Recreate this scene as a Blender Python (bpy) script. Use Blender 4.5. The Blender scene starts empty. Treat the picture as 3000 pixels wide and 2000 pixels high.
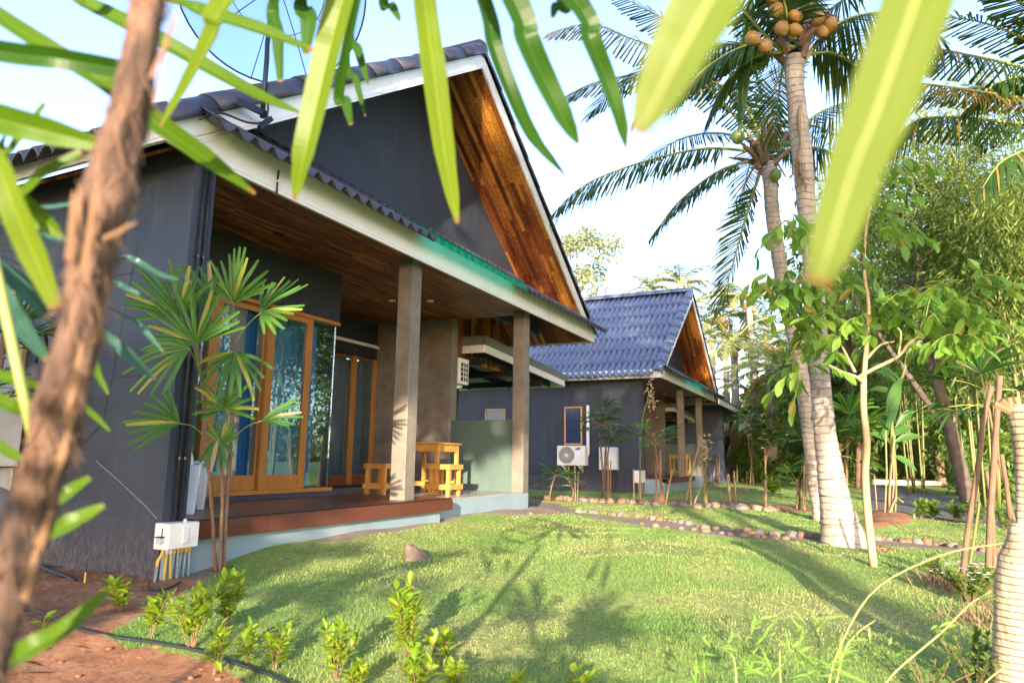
import bpy, math, random
import numpy as np
from mathutils import Matrix, Vector
R = math.radians
random.seed(7); rng = np.random.default_rng(11)
SC = bpy.context.scene; COL = SC.collection
# ---------------------------------------------------------------- camera solved from the lines of the houses
FPX = 2025.77
MC = np.array([[0.43530, -0.90021, 0.013472], [0.15626, 0.06079, -0.98584], [0.88666, 0.43124, 0.16713]])
def _axes(th, roll, ya):
    c, s = math.cos(th), math.sin(th); cr, sr = math.cos(roll), math.sin(roll)
    Rp = np.array([[1, 0, 0], [0, c, s], [0, -s, c]]); Rr = np.array([[cr, -sr, 0], [sr, cr, 0], [0, 0, 1]]); Q = Rr @ Rp
    h = lambda a: Q @ np.array([math.sin(a), 0, math.cos(a)])
    return np.stack([h(ya), h(ya - math.pi / 2), Q @ np.array([0, -1., 0])], 1)
MC = _axes(0.167595857, 0.0136641107, 0.450421534)
CAM = np.array([0, 0, 0.48])
def ray(x, y): return MC.T @ np.array([x - 1500, y - 1000, FPX])
def at(x, y, d): r = ray(x, y); return CAM + r * (d / FPX)          # a point seen at that place, d metres deep
def onX(x, y, X): r = ray(x, y); return CAM + r * (X / r[0])
def onY(x, y, Y): r = ray(x, y); return CAM + r * (Y / r[1])
def onZ(x, y, z): r = ray(x, y); return CAM + r * ((z - 0.48) / r[2])
FWD = np.array([math.cos(R(25.8)), math.sin(R(25.8)), 0.]); RGT = np.array([math.sin(R(25.8)), -math.cos(R(25.8)), 0.])
UP = np.array([0, 0, 1.])
def nrm(v): v = np.asarray(v, float); return v / (np.linalg.norm(v) + 1e-12)
# ---------------------------------------------------------------- mesh builder
class MB:
    def __init__(s): s.V = []; s.F = []; s.n = 0; s.A = []; s.C = []
    def add(s, v, f, a=0., c=0.):
        v = np.asarray(v, float).reshape(-1, 3)
        if isinstance(f, np.ndarray): s.F.append(f + s.n)
        else:
            by = {}
            for q in f: by.setdefault(len(q), []).append(q)
            for k in by: s.F.append(np.array(by[k], int) + s.n)
        s.V.append(v); s.n += len(v); s.A.append(np.broadcast_to(np.asarray(a, float), (len(v),))); s.C.append(np.broadcast_to(np.asarray(c, float), (len(v),)))
        return s
    def box(s, x0, x1, y0, y1, z0, z1):
        return s.add([(x, y, z) for x in (x0, x1) for y in (y0, y1) for z in (z0, z1)],
                     [(0, 1, 3, 2), (4, 6, 7, 5), (0, 4, 5, 1), (2, 3, 7, 6), (0, 2, 6, 4), (1, 5, 7, 3)])
    def obox(s, c, ax, h):
        c = np.asarray(c, float); ax = [nrm(a) for a in ax]
        v = [c + ax[0] * h[0] * i + ax[1] * h[1] * j + ax[2] * h[2] * k for i in (-1, 1) for j in (-1, 1) for k in (-1, 1)]
        return s.add(v, [(0, 1, 3, 2), (4, 6, 7, 5), (0, 4, 5, 1), (2, 3, 7, 6), (0, 2, 6, 4), (1, 5, 7, 3)])
    def beam(s, a, b, w, h, up=UP):
        a = np.asarray(a, float); b = np.asarray(b, float); d = nrm(b - a); sd = nrm(np.cross(d, up)); u = np.cross(sd, d)
        return s.obox((a + b) / 2, [d, sd, u], [np.linalg.norm(b - a) / 2, w / 2, h / 2])
    def prism(s, pts, d):
        p = np.asarray(pts, float); n = len(p); d = np.asarray(d, float)
        return s.add(np.vstack([p, p + d]), [tuple(range(n))[::-1], tuple(range(n, 2 * n))] + [(i, (i + 1) % n, n + (i + 1) % n, n + i) for i in range(n)])
    def tube(s, path, rad, n=8, cap=True, ov=1., rings=None):
        p = np.asarray(path, float); m = len(p); r = np.broadcast_to(np.asarray(rad, float), (m,))
        t = np.gradient(p, axis=0); V = []
        ref = np.array([0.31, 0.17, 0.93]) if abs(nrm(t[0])[2]) < .9 else np.array([1., .1, 0])
        for i in range(m):
            d = nrm(t[i]); a = nrm(np.cross(d, ref)); b = np.cross(d, a)
            for k in range(n):
                an = 2 * math.pi * k / n
                V.append(p[i] + r[i] * (math.cos(an) * a + math.sin(an) * b * ov))
        F = [(i * n + k, i * n + (k + 1) % n, (i + 1) * n + (k + 1) % n, (i + 1) * n + k) for i in range(m - 1) for k in range(n)]
        if cap: F += [tuple(range(n))[::-1], tuple((m - 1) * n + k for k in range(n))]
        return s.add(V, F)
    def lathe(s, prof, c, n=20, ax=None):
        ax = ax if ax is not None else (np.array([1., 0, 0]), np.array([0, 1., 0]), UP)
        V = [np.asarray(c) + r * (math.cos(2 * math.pi * k / n) * ax[0] + math.sin(2 * math.pi * k / n) * ax[1]) + z * ax[2] for r, z in prof for k in range(n)]
        m = len(prof)
        return s.add(V, [(i * n + k, i * n + (k + 1) % n, (i + 1) * n + (k + 1) % n, (i + 1) * n + k) for i in range(m - 1) for k in range(n)])
    def grid(s, P, a=None, c=None):
        P = np.asarray(P, float); m, n = P.shape[:2]; i = np.arange(m - 1)[:, None] * n + np.arange(n - 1)[None]
        f = np.stack([i, i + 1, i + n + 1, i + n], -1).reshape(-1, 4)
        return s.add(P.reshape(-1, 3), f, 0. if a is None else np.asarray(a).reshape(-1), 0. if c is None else np.asarray(c).reshape(-1))
    def leaves(s, c, d, n, L, W, fold=.15, mid=.45, a=None):
        """many folded leaves: c base points, d directions, n face normals, L lengths, W widths"""
        c = np.asarray(c, float); N = len(c); d = d / np.linalg.norm(d, axis=1, keepdims=True)
        sd = np.cross(d, n); sd /= np.linalg.norm(sd, axis=1, keepdims=True) + 1e-9; n = np.cross(sd, d)
        L = np.broadcast_to(L, (N,))[:, None]; W = np.broadcast_to(W, (N,))[:, None]
        m = c + d * L * mid
        V = np.stack([c, m + sd * W / 2 + n * W * fold, c + d * L - n * L * .08, m - sd * W / 2 + n * W * fold, m], 1).reshape(-1, 3)
        b = np.arange(N)[:, None] * 5
        F = np.concatenate([b + [0, 4, 1], b + [4, 2, 1], b + [0, 3, 4], b + [4, 3, 2]])
        return s.add(V, F, 0. if a is None else np.repeat(a, 5))
def oval_leaves(mb, c, d, n, L, W, fold=.14, curl=.18):
    c = np.asarray(c, float); N = len(c); d = d / np.linalg.norm(d, axis=1, keepdims=True); sd = np.cross(d, n); sd /= np.linalg.norm(sd, axis=1, keepdims=True) + 1e-9; n = np.cross(sd, d)
    L = np.broadcast_to(L, (N,))[:, None]; W = np.broadcast_to(W, (N,))[:, None]; rows = []
    for t, w in ((.12, .34), (.36, .95), (.62, 1.), (.84, .62)):
        m = c + d * L * t - n * L * curl * t * t; e = n * W * fold * w; rows += [m + sd * W * .5 * w + e, m, m - sd * W * .5 * w + e]
    V = np.stack([c] + rows + [c + d * L - n * L * curl], 1).reshape(-1, 3); b = np.arange(N)[:, None] * 14
    q = [b + [1 + 3 * k + j, 2 + 3 * k + j, 5 + 3 * k + j, 4 + 3 * k + j] for k in range(3) for j in range(2)]
    mb.add(V, np.concatenate(q)); mb.F.append(np.concatenate([b + [0, 2, 1], b + [0, 3, 2], b + [10, 11, 13], b + [11, 12, 13]]) + mb.n - len(V)); return mb
OFF = {}
def build(mb, name, mat, parent=None, smooth=False, bev=0, solid=0, attr=False):
    me = bpy.data.meshes.new(name)
    V = np.concatenate(mb.V); off = OFF.get(parent.name, np.zeros(3)) if parent else np.zeros(3)
    V = V - off
    loops = np.concatenate([f.reshape(-1) for f in mb.F]); tot = np.concatenate([np.full(len(f), f.shape[1]) for f in mb.F])
    start = np.concatenate([[0], np.cumsum(tot)[:-1]])
    me.vertices.add(len(V)); me.vertices.foreach_set('co', V.astype(np.float32).ravel())
    me.loops.add(len(loops)); me.loops.foreach_set('vertex_index', loops.astype(np.int32))
    me.polygons.add(len(tot)); me.polygons.foreach_set('loop_start', start.astype(np.int32))
    me.polygons.foreach_set('use_smooth', np.full(len(tot), bool(smooth)))
    me.update(calc_edges=True); me.validate()
    if attr:
        at_ = me.attributes.new('rnd', 'FLOAT', 'POINT'); at_.data.foreach_set('value', np.concatenate(mb.A).astype(np.float32))
        at_ = me.attributes.new('across', 'FLOAT', 'POINT'); at_.data.foreach_set('value', np.concatenate(mb.C).astype(np.float32))
    me.materials.append(mat)
    o = bpy.data.objects.new(name, me); COL.objects.link(o)
    if parent: o.parent = parent; OFF[o.name] = off
    else: OFF[o.name] = np.zeros(3)
    if bev:
        b = o.modifiers.new('bevel', 'BEVEL'); b.width = bev; b.segments = 2; b.limit_method = 'ANGLE'
    if solid:
        b = o.modifiers.new('solid', 'SOLIDIFY'); b.thickness = solid; b.offset = -1
    return o
def tag(o, label=None, cat=None, group=None, kind=None):
    if label: o['label'] = label
    if cat: o['category'] = cat
    if group: o['group'] = group
    if kind: o['kind'] = kind
    return o
def thing(name, label, cat, loc, group=None):
    o = bpy.data.objects.new(name, None); COL.objects.link(o); o.location = [float(v) for v in loc]; o.empty_display_size = .1
    OFF[o.name] = np.asarray(loc, float)
    return tag(o, label, cat, group)
def copy_tree(src, loc, rot=0, scale=1., label=None, group=None, mats=None):
    r = src.copy(); COL.objects.link(r); r.location = [float(v) for v in loc]; r.rotation_euler = (0, 0, rot); r.scale = (scale,) * 3
    if label: r['label'] = label
    if group: r['group'] = group
    def rec(a, b):
        for ch in list(a.children):
            c = ch.copy(); COL.objects.link(c); c.parent = b; rec(ch, c)
    rec(src, r)
    return r
def spline(pts, n):
    p = np.asarray(pts, float); k = len(p)
    if k == 2: return p[0] + (p[1] - p[0]) * np.linspace(0, 1, n)[:, None]
    q = np.vstack([2 * p[0] - p[1], p, 2 * p[-1] - p[-2]]); out = []
    for t in np.linspace(0, k - 1 - 1e-9, n):
        i = int(t); u = t - i; a, b, c, d = q[i:i + 4]
        out.append(.5 * (2 * b + (c - a) * u + (2 * a - 5 * b + 4 * c - d) * u * u + (3 * b - a - 3 * c + d) * u ** 3))
    return np.array(out)
# ---------------------------------------------------------------- materials
def newmat(name):
    m = bpy.data.materials.new(name); m.use_nodes = True; nt = m.node_tree; nt.nodes.clear()
    out = nt.nodes.new('ShaderNodeOutputMaterial'); return m, nt, out
class NT:
    def __init__(s, nt): s.nt = nt
    def n(s, t, **kw):
        o = s.nt.nodes.new('ShaderNode' + t)
        for k, v in kw.items():
            if k[0] == 'i' and k[1:].isdigit(): s.put(o.inputs[int(k[1:])], v)
            elif k.startswith('I_'): s.put(o.inputs[k[2:]], v)
            else: setattr(o, k, v)
        return o
    def put(s, sock, v):
        if hasattr(v, 'outputs'): v = v.outputs[0]
        if isinstance(v, bpy.types.NodeSocket): s.nt.links.new(v, sock)
        else:
            if sock.type == 'RGBA' and len(v) == 3: v = (*v, 1)
            sock.default_value = v
    def math(s, op, a, b=0., c=None):
        o = s.n('Math', operation=op); s.put(o.inputs[0], a); s.put(o.inputs[1], b)
        if c is not None: s.put(o.inputs[2], c)
        return o.outputs[0]
    def mix(s, f, a, b, bt='MIX'):
        o = s.n('Mix', data_type='RGBA', blend_type=bt); s.put(o.inputs[0], f); s.put(o.inputs[6], a); s.put(o.inputs[7], b); return o.outputs[2]
    def noise(s, vec, scale, detail=4, rough=.55):
        o = s.n('TexNoise'); s.put(o.inputs['Vector'], vec); o.inputs['Scale'].default_value = scale; o.inputs['Detail'].default_value = detail; o.inputs['Roughness'].default_value = rough
        return o.outputs[0]
    def ramp(s, f, stops):
        o = s.n('ValToRGB'); e = o.color_ramp.elements
        while len(e) < len(stops): e.new(.5)
        for k, (p, c) in zip(e, stops): k.position = p; k.color = (*c, 1) if len(c) == 3 else c
        s.put(o.inputs[0], f); return o.outputs[0]
    def mr(s, f, a, b, c=0., d=1.):
        o = s.n('MapRange'); s.put(o.inputs[0], f)
        for i, v in enumerate((a, b, c, d)): o.inputs[i + 1].default_value = v
        return o.outputs[0]
    def scaled(s, vec, sc):
        o = s.n('Mapping'); s.put(o.inputs[0], vec); o.inputs['Scale'].default_value = sc; return o.outputs[0]
def mat(name, c1, c2=None, ns=3., rough=.6, bump=0., bs=60., metal=0., spec=.4, stretch=None, dirt=None, sheen=0):
    m, t, out = newmat(name); N = NT(t); co = N.n('TexCoord').outputs['Object']
    if stretch: co2 = N.scaled(co, stretch)
    else: co2 = co
    b = N.n('BsdfPrincipled'); b.inputs['Roughness'].default_value = rough; b.inputs['Metallic'].default_value = metal
    b.inputs['Specular IOR Level'].default_value = spec
    c2 = c2 or tuple(v * .82 for v in c1)
    col = N.mix(N.mr(N.noise(co2, ns, 6, .6), .35, .65), c1, c2)
    if dirt: col = N.mix(N.mr(N.noise(co, dirt[1], 5, .7), .52, .75, 0, dirt[2]), col, dirt[0])
    N.put(b.inputs['Base Color'], col)
    N.put(b.inputs['Roughness'], N.mr(N.noise(co2, ns * 4, 3), .3, .7, max(0, rough - .07), rough + .07))
    if bump:
        o = N.n('Bump'); o.inputs['Strength'].default_value = bump; o.inputs['Distance'].default_value = .01
        N.put(o.inputs['Height'], N.noise(co2, bs, 6, .65)); N.put(b.inputs['Normal'], o.outputs[0])
    N.put(out.inputs[0], b.outputs[0]); return m
def planks(name, u, v, w, L, stops, rough=.35, spec=.5, gap=.03, grain=1.):
    m, t, out = newmat(name); N = NT(t); co = N.n('TexCoord').outputs['Object']; sx = N.n('SeparateXYZ', i0=co)
    U = sx.outputs[u]; W = N.math('DIVIDE', sx.outputs[v], w); row = N.math('FLOOR', W)
    wn = N.n('TexWhiteNoise', noise_dimensions='1D'); N.put(wn.inputs['W'], row)
    uu = N.math('ADD', N.math('DIVIDE', U, L), N.math('MULTIPLY', wn.outputs[0], 9.)); cl = N.math('FLOOR', uu)
    cb = N.n('CombineXYZ', i0=row, i1=cl); w2 = N.n('TexWhiteNoise', noise_dimensions='2D'); N.put(w2.inputs['Vector'], cb.outputs[0])
    sc = [40., 40., 40.]; sc[u] = 2.5
    g = N.noise(N.scaled(co, sc), 1., 5, .6)
    f = N.math('ADD', w2.outputs[0], N.math('MULTIPLY', N.math('SUBTRACT', g, .5), .9 * grain))
    col = N.ramp(f, stops)
    sc2 = [9., 9., 9.]; sc2[u] = 1.1
    col = N.mix(N.mr(N.noise(N.scaled(co, sc2), 1., 4, .7), .55, .72, 0, .6), col, stops[0][1])
    fr = N.math('FRACT', W); ed = N.math('MINIMUM', fr, N.math('SUBTRACT', 1., fr)); fu = N.math('FRACT', uu); eu = N.math('MULTIPLY', N.math('MINIMUM', fu, N.math('SUBTRACT', 1., fu)), L / w)
    e = N.math('LESS_THAN', N.math('MINIMUM', ed, eu), gap)
    col = N.mix(e, col, tuple(c * .25 for c in stops[0][1]))
    b = N.n('BsdfPrincipled', I_Roughness=rough); b.inputs['Specular IOR Level'].default_value = spec
    N.put(b.inputs['Base Color'], col); o = N.n('Bump', I_Strength=.25, I_Distance=.004); N.put(o.inputs['Height'], N.math('SUBTRACT', g, N.math('MULTIPLY', e, 2.))); N.put(b.inputs['Normal'], o.outputs[0])
    N.put(out.inputs[0], b.outputs[0]); return m
def leafmat(name, c1, c2, tr=.4, rough=.45, val=.35, dry=None, spec=.3, attr=False, tip=False, stripe=0, sc=(.5, .75)):
    """leaf: colour differs from leaf to leaf, light passes through"""
    m, t, out = newmat(name); N = NT(t); co = N.n('TexCoord').outputs['Object']
    if attr: r = N.n('Attribute', attribute_name='rnd').outputs['Fac']
    else: r = N.n('NewGeometry').outputs['Random Per Island']
    col = N.mix(r, c1, c2)
    col = N.mix(N.mr(N.noise(co, 1.3, 3), .35, .65), col, tuple(x * (1 - val) for x in c1))
    if dry:
        wn = N.n('TexWhiteNoise', noise_dimensions='1D'); N.put(wn.inputs['W'], N.math('MULTIPLY', r, 37.7))
        col = N.mix(N.math('LESS_THAN', wn.outputs[0], dry[1]), col, dry[0])
    if stripe:
        ac = N.n('Attribute', attribute_name='across').outputs['Fac']; cb = N.n('CombineXYZ', i0=N.math('MULTIPLY', ac, stripe), i1=N.math('MULTIPLY', r, .6)); sn = N.noise(cb.outputs[0], 1., 3, .6)
        col = N.mix(N.mr(sn, .42, .56), N.mix(sc[0], col, tuple(x * sc[1] for x in c1)), col)
        col = N.mix(N.mr(N.math('ABSOLUTE', N.math('SUBTRACT', ac, .5)), .0, .035, .55, 0.), col, tuple(x * 1.5 for x in c2))
    if tip:
        tt = N.n('Attribute', attribute_name='rnd').outputs['Fac']
        tt = N.math('ADD', tt, N.math('MULTIPLY', N.math('SUBTRACT', N.noise(co, 60., 3), .5), .07))
        col = N.mix(N.mr(tt, .972, .992), col, (.22, .10, .04)); col = N.mix(N.mr(tt, .2, 1., 0., .0), col, N.mix(.5, c2, (.4, .3, .06)))
    b = N.n('BsdfPrincipled', I_Roughness=rough); b.inputs['Specular IOR Level'].default_value = spec; N.put(b.inputs['Base Color'], col)
    tl = N.n('BsdfTranslucent'); N.put(tl.inputs[0], N.mix(.5, col, (c2[0] * 1.5, c2[1] * 1.35, c2[2] * .5)))
    ms = N.n('MixShader', i0=tr); N.put(ms.inputs[1], b.outputs[0]); N.put(ms.inputs[2], tl.outputs[0]); N.put(out.inputs[0], ms.outputs[0]); return m
# ---------------------------------------------------------------- materials of the place
def slatemat():
    m, t, out = newmat('slate_paint'); N = NT(t); co = N.n('TexCoord').outputs['Object']; gz = N.n('SeparateXYZ', i0=N.n('NewGeometry').outputs['Position']).outputs[2]
    col = N.mix(N.mr(N.noise(co, 1.6, 6, .6), .35, .65), (.026, .033, .049), (.036, .045, .063))
    st = N.noise(N.scaled(co, (7, 7, .35)), 1., 4, .6); col = N.mix(N.mr(st, .52, .75, 0, .4), col, (.075, .075, .085))
    sp = N.noise(N.scaled(co, (55, 55, 18)), 1., 4, .7); low = N.mr(N.math('ADD', gz, N.math('MULTIPLY', N.noise(co, 2.2, 4), .5)), -.25, .42, 1., 0.)
    col = N.mix(N.math('MULTIPLY', N.math('MULTIPLY', low, N.mr(sp, .42, .62)), .55), col, (.20, .16, .135))
    col = N.mix(N.mr(N.noise(co, 11., 3, .7), .70, .76, 0, .35), col, (.16, .16, .17))
    b = N.n('BsdfPrincipled', I_Roughness=.5); b.inputs['Specular IOR Level'].default_value = .35; N.put(b.inputs[0], col)
    o = N.n('Bump', I_Strength=.25, I_Distance=.006); N.put(o.inputs['Height'], N.math('ADD', N.noise(co, 70., 5), N.math('MULTIPLY', N.noise(co, 6., 4), .8))); N.put(b.inputs['Normal'], o.outputs[0]); N.put(out.inputs[0], b.outputs[0]); return m
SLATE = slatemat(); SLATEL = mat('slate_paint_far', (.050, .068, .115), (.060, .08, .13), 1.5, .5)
DARK = mat('dark_paint', (.022, .025, .034), None, 3, .6)
CONC = mat('polished_concrete', (.215, .185, .145), (.13, .115, .095), 3.2, .55, .2, 50, dirt=((.09, .08, .065), 5, .5))
TEAL = mat('teal_paint', (.19, .265, .30), (.23, .31, .34), 2.5, .5, .1, 60, dirt=((.30, .25, .18), 3, .3))
GREENW = mat('green_wall_paint', (.075, .115, .10), (.09, .135, .115), 2, .5, .1, 60)
FLOORM = mat('floor_cement', (.36, .33, .31), (.28, .26, .25), 4, .3, .05, 50)
WHITE = mat('white_board', (.74, .76, .79), (.68, .70, .73), 1.5, .35, .03, 40, dirt=((.5, .47, .4), 2.5, .25))
METALW = mat('white_metal', (.78, .77, .72), (.72, .71, .66), 4, .35, dirt=((.45, .38, .28), 9, .4))
PLASTIC = mat('white_plastic', (.80, .80, .82), None, 3, .3)
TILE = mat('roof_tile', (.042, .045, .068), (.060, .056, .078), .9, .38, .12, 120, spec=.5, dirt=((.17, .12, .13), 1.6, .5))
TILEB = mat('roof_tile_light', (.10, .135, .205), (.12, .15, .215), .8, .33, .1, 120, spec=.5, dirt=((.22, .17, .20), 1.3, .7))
BLACKM = mat('black_steel', (.012, .012, .014), None, 4, .5)
GREYM = mat('grey_flashing', (.16, .165, .18), None, 2, .5)
ALU = mat('metal_sheet', (.42, .45, .47), None, 2, .35, metal=.6)
STEEL = mat('dark_steel', (.05, .055, .07), None, 5, .35, metal=.7)
YELLOWP = mat('yellow_pipe', (.62, .40, .05), (.55, .36, .06), 8, .45)
GREYP = mat('grey_pipe', (.03, .033, .04), None, 8, .4)
TEALP = mat('teal_pipe', (.17, .24, .25), (.23, .30, .30), 8, .5)
ORANGEW = mat('varnished_wood', (.46, .21, .045), (.56, .29, .07), 2., .35, .1, 60, stretch=(9, 9, 1))
TEAK = mat('door_teak', (.42, .17, .03), (.33, .12, .02), 2.5, .32, .1, 60, stretch=(14, 14, 1))
REDWOOD = mat('door_rail_wood', (.22, .065, .02), (.17, .05, .015), 2.5, .32, .1, 60, stretch=(1, 14, 14))
SOFF = [(.0, (.055, .014, .005)), (.3, (.16, .042, .010)), (.55, (.27, .085, .016)), (.8, (.42, .16, .028)), (1., (.60, .28, .05))]
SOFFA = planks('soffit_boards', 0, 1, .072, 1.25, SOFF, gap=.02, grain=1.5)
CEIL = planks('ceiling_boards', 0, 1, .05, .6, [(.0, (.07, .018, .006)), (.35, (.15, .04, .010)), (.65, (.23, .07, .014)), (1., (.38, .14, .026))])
INFB = planks('infill_boards', 2, 0, .11, 1.1, SOFF)
DECK = planks('deck_boards', 0, 1, .12, 2.6, [(0, (.085, .028, .018)), (.5, (.125, .042, .026)), (1, (.165, .06, .036))], .32, .45, .03, .5)
DECKF = planks('deck_face', 0, 2, .2, 1.9, [(0, (.065, .02, .012)), (.5, (.095, .029, .017)), (1, (.115, .038, .022))], .4, .4, .015, .8)
CURT = mat('blue_curtain', (.05, .19, .38), (.07, .24, .46), 6, .85, stretch=(6, 6, .3))
CURTB = mat('beige_curtain', (.45, .34, .28), None, 4, .85)
ROCK = mat('river_stone', (.40, .29, .17), (.30, .25, .20), 3, .75, .35, 30)
STUMPM = mat('stump_bark', (.22, .15, .09), (.13, .10, .09), 7, .85, .6, 30)
STAKE = mat('bamboo_stake', (.32, .22, .12), (.22, .145, .08), 5, .6, stretch=(8, 8, 1))
BAMB = mat('bamboo_culm', (.17, .165, .05), (.12, .14, .04), 3, .45, stretch=(3, 3, .6))
STEMB = mat('brown_stem', (.20, .12, .07), (.13, .085, .055), 9, .8, .4, 50)
SAPB = mat('sapling_bark', (.45, .33, .18), (.34, .25, .14), 4, .7, .3, 60, stretch=(3, 3, .5))
PIPEB = mat('black_hose', (.02, .022, .03), None, 6, .45)
HUSK = mat('coconut_husk', (.36, .19, .045), (.25, .14, .045), 4, .55, .3, 20, dirt=((.13, .08, .05), 9, .7))
HUSKG = mat('green_coconut', (.16, .22, .05), None, 5, .45)
NUTW = mat('white_flower', (.85, .85, .82), None, 5, .6)
def ringed_bark(name, c1, c2, cr, period, amt=.5):
    m, t, out = newmat(name); N = NT(t); co = N.n('TexCoord').outputs['Object']; sx = N.n('SeparateXYZ', i0=co)
    z = N.math('ADD', N.math('DIVIDE', sx.outputs[2], period), N.math('MULTIPLY', N.noise(co, 3.5, 2), 1.6))
    fr = N.math('FRACT', z); e = N.mr(fr, .0, .16, 1., 0.)
    col = N.mix(N.mr(N.noise(N.scaled(co, (9, 9, 3)), 1., 5), .35, .65), c1, c2)
    col = N.mix(N.math('MULTIPLY', e, amt), col, cr)
    col = N.mix(N.mr(N.noise(N.scaled(co, (9, 9, 3.)), 1., 5, .7), .58, .74, 0, .6), col, (.12, .07, .045))
    b = N.n('BsdfPrincipled', I_Roughness=.8); N.put(b.inputs[0], col)
    o = N.n('Bump', I_Strength=.9, I_Distance=.012); N.put(o.inputs['Height'], N.math('SUBTRACT', N.noise(N.scaled(co, (30, 30, 12)), 1., 5), N.math('MULTIPLY', e, 1.))); N.put(b.inputs['Normal'], o.outputs[0])
    N.put(out.inputs[0], b.outputs[0]); return m
COCOB = ringed_bark('coconut_bark', (.36, .31, .25), (.25, .225, .195), (.16, .11, .08), .085)
RINGB = ringed_bark('ringed_stump_bark', (.42, .34, .23), (.32, .23, .14), (.2, .12, .075), .026, .45)
def fibre_mat():
    m, t, out = newmat('palm_fibre'); N = NT(t); co = N.n('TexCoord').outputs['Object']
    g = N.noise(N.scaled(co, (60, 60, 9)), 1., 6, .65)
    col = N.ramp(N.math('ADD', g, N.math('MULTIPLY', N.math('SUBTRACT', N.noise(co, 9., 4), .5), .9)), [(.25, (.035, .023, .018)), (.42, (.085, .05, .036)), (.58, (.165, .095, .064)), (.8, (.31, .195, .13))])
    b = N.n('BsdfPrincipled', I_Roughness=.9); N.put(b.inputs[0], col); o = N.n('Bump', I_Strength=1., I_Distance=.008); N.put(o.inputs['Height'], g); N.put(b.inputs['Normal'], o.outputs[0])
    N.put(out.inputs[0], b.outputs[0]); return m
FIBRE = fibre_mat()
STRAND = leafmat('fibre_strand', (.11, .065, .042), (.24, .145, .09), .1, .85)
def glassmat(name, tint, refl=.9, base=.0):
    m, t, out = newmat(name); N = NT(t)
    tr = N.n('BsdfTransparent', i0=tint); gl = N.n('BsdfGlossy', I_Roughness=.01); gl.inputs[0].default_value = (.9, .95, 1, 1)
    f = N.n('Fresnel', I_IOR=1.6); ms = N.n('MixShader'); N.put(ms.inputs[0], N.math('MULTIPLY_ADD', f.outputs[0], refl, base)); N.put(ms.inputs[1], tr.outputs[0]); N.put(ms.inputs[2], gl.outputs[0]); N.put(out.inputs[0], ms.outputs[0]); return m
GLASS = glassmat('door_glass', (.78, .88, .90), .42, .01)
def greensheet():
    m, t, out = newmat('green_skylight_sheet'); N = NT(t)
    tr = N.n('BsdfTransparent', i0=(.02, .62, .38)); tl = N.n('BsdfTranslucent', i0=(.02, .75, .45)); d = N.n('BsdfGlossy', I_Roughness=.2); d.inputs[0].default_value = (.5, .6, .6, 1)
    a = N.n('MixShader', i0=.5); N.put(a.inputs[1], tr.outputs[0]); N.put(a.inputs[2], tl.outputs[0]); b = N.n('MixShader', i0=.08); N.put(b.inputs[1], a.outputs[0]); N.put(b.inputs[2], d.outputs[0]); N.put(out.inputs[0], b.outputs[0]); return m
GREENS = greensheet()
def dishmat():
    m, t, out = newmat('dish_mesh'); N = NT(t); tr = N.n('BsdfTransparent', i0=(.72, .86, .95)); d = N.n('BsdfPrincipled', I_Roughness=.5); d.inputs[0].default_value = (.06, .11, .16, 1)
    a = N.n('MixShader', i0=.18); N.put(a.inputs[1], tr.outputs[0]); N.put(a.inputs[2], d.outputs[0]); N.put(out.inputs[0], a.outputs[0]); return m
DISHM = dishmat()
# leaves
COCOL = leafmat('coconut_leaf', (.035, .085, .02), (.07, .13, .03), .35, .4, .3, dry=((.30, .20, .05), .05))
COCOY = leafmat('coconut_leaf_old', (.20, .16, .03), (.12, .14, .03), .4, .5, .3, dry=((.35, .2, .07), .3))
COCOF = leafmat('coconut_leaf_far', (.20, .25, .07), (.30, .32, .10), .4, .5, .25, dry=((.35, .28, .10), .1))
PETI = mat('palm_petiole', (.22, .26, .06), (.28, .30, .08), 5, .5)
DRYL = leafmat('dry_leaf', (.35, .24, .13), (.22, .14, .08), .2, .8, .4)
RHAPL = leafmat('lady_palm_leaf', (.055, .17, .03), (.12, .27, .04), .4, .4, .3, dry=((.30, .32, .05), .03))
RHAPD = leafmat('lady_palm_leaf_dark', (.035, .115, .025), (.07, .18, .035), .35, .4, .3, dry=((.3, .25, .12), .025))
FORE = leafmat('near_palm_leaf', (.060, .135, .006), (.115, .20, .010), .4, .38, .25, attr=True, tip=True, stripe=6, spec=.15)
FORED = leafmat('near_palm_leaf_shaded', (.022, .075, .006), (.045, .115, .01), .32, .38, .2, attr=True, tip=True, stripe=6, spec=.15)  # darker copy of the near leaf, shade put into its colour
FOREY = leafmat('near_palm_leaf_yellow', (.11, .18, .008), (.19, .25, .025), .4, .38, .12, attr=True, tip=True, stripe=6, spec=.15)
FOREP = leafmat('near_palm_leaf_pale', (.15, .22, .025), (.50, .49, .24), .4, .38, .3, attr=True, tip=True, stripe=6, spec=.15, sc=(.95, .8))
FOREB = leafmat('near_palm_leaf_bluish', (.035, .10, .075), (.055, .13, .10), .25, .3, .2, attr=True, tip=True, stripe=6, spec=.15)
SHRUBL = leafmat('shrub_leaf', (.14, .27, .02), (.38, .46, .035), .4, .4, .15)
SAPL = leafmat('sapling_leaf', (.11, .26, .04), (.27, .42, .06), .4, .35, .25, dry=((.3, .22, .05), .03))
BAMBL = leafmat('bamboo_leaf', (.14, .22, .045), (.27, .33, .07), .4, .5, .35)
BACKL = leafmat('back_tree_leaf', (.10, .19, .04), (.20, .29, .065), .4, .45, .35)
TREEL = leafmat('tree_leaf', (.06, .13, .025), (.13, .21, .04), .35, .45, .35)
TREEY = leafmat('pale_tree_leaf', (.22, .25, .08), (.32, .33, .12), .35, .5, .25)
BUSHL = leafmat('bush_leaf', (.09, .19, .03), (.22, .31, .06), .4, .45, .3)
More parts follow.
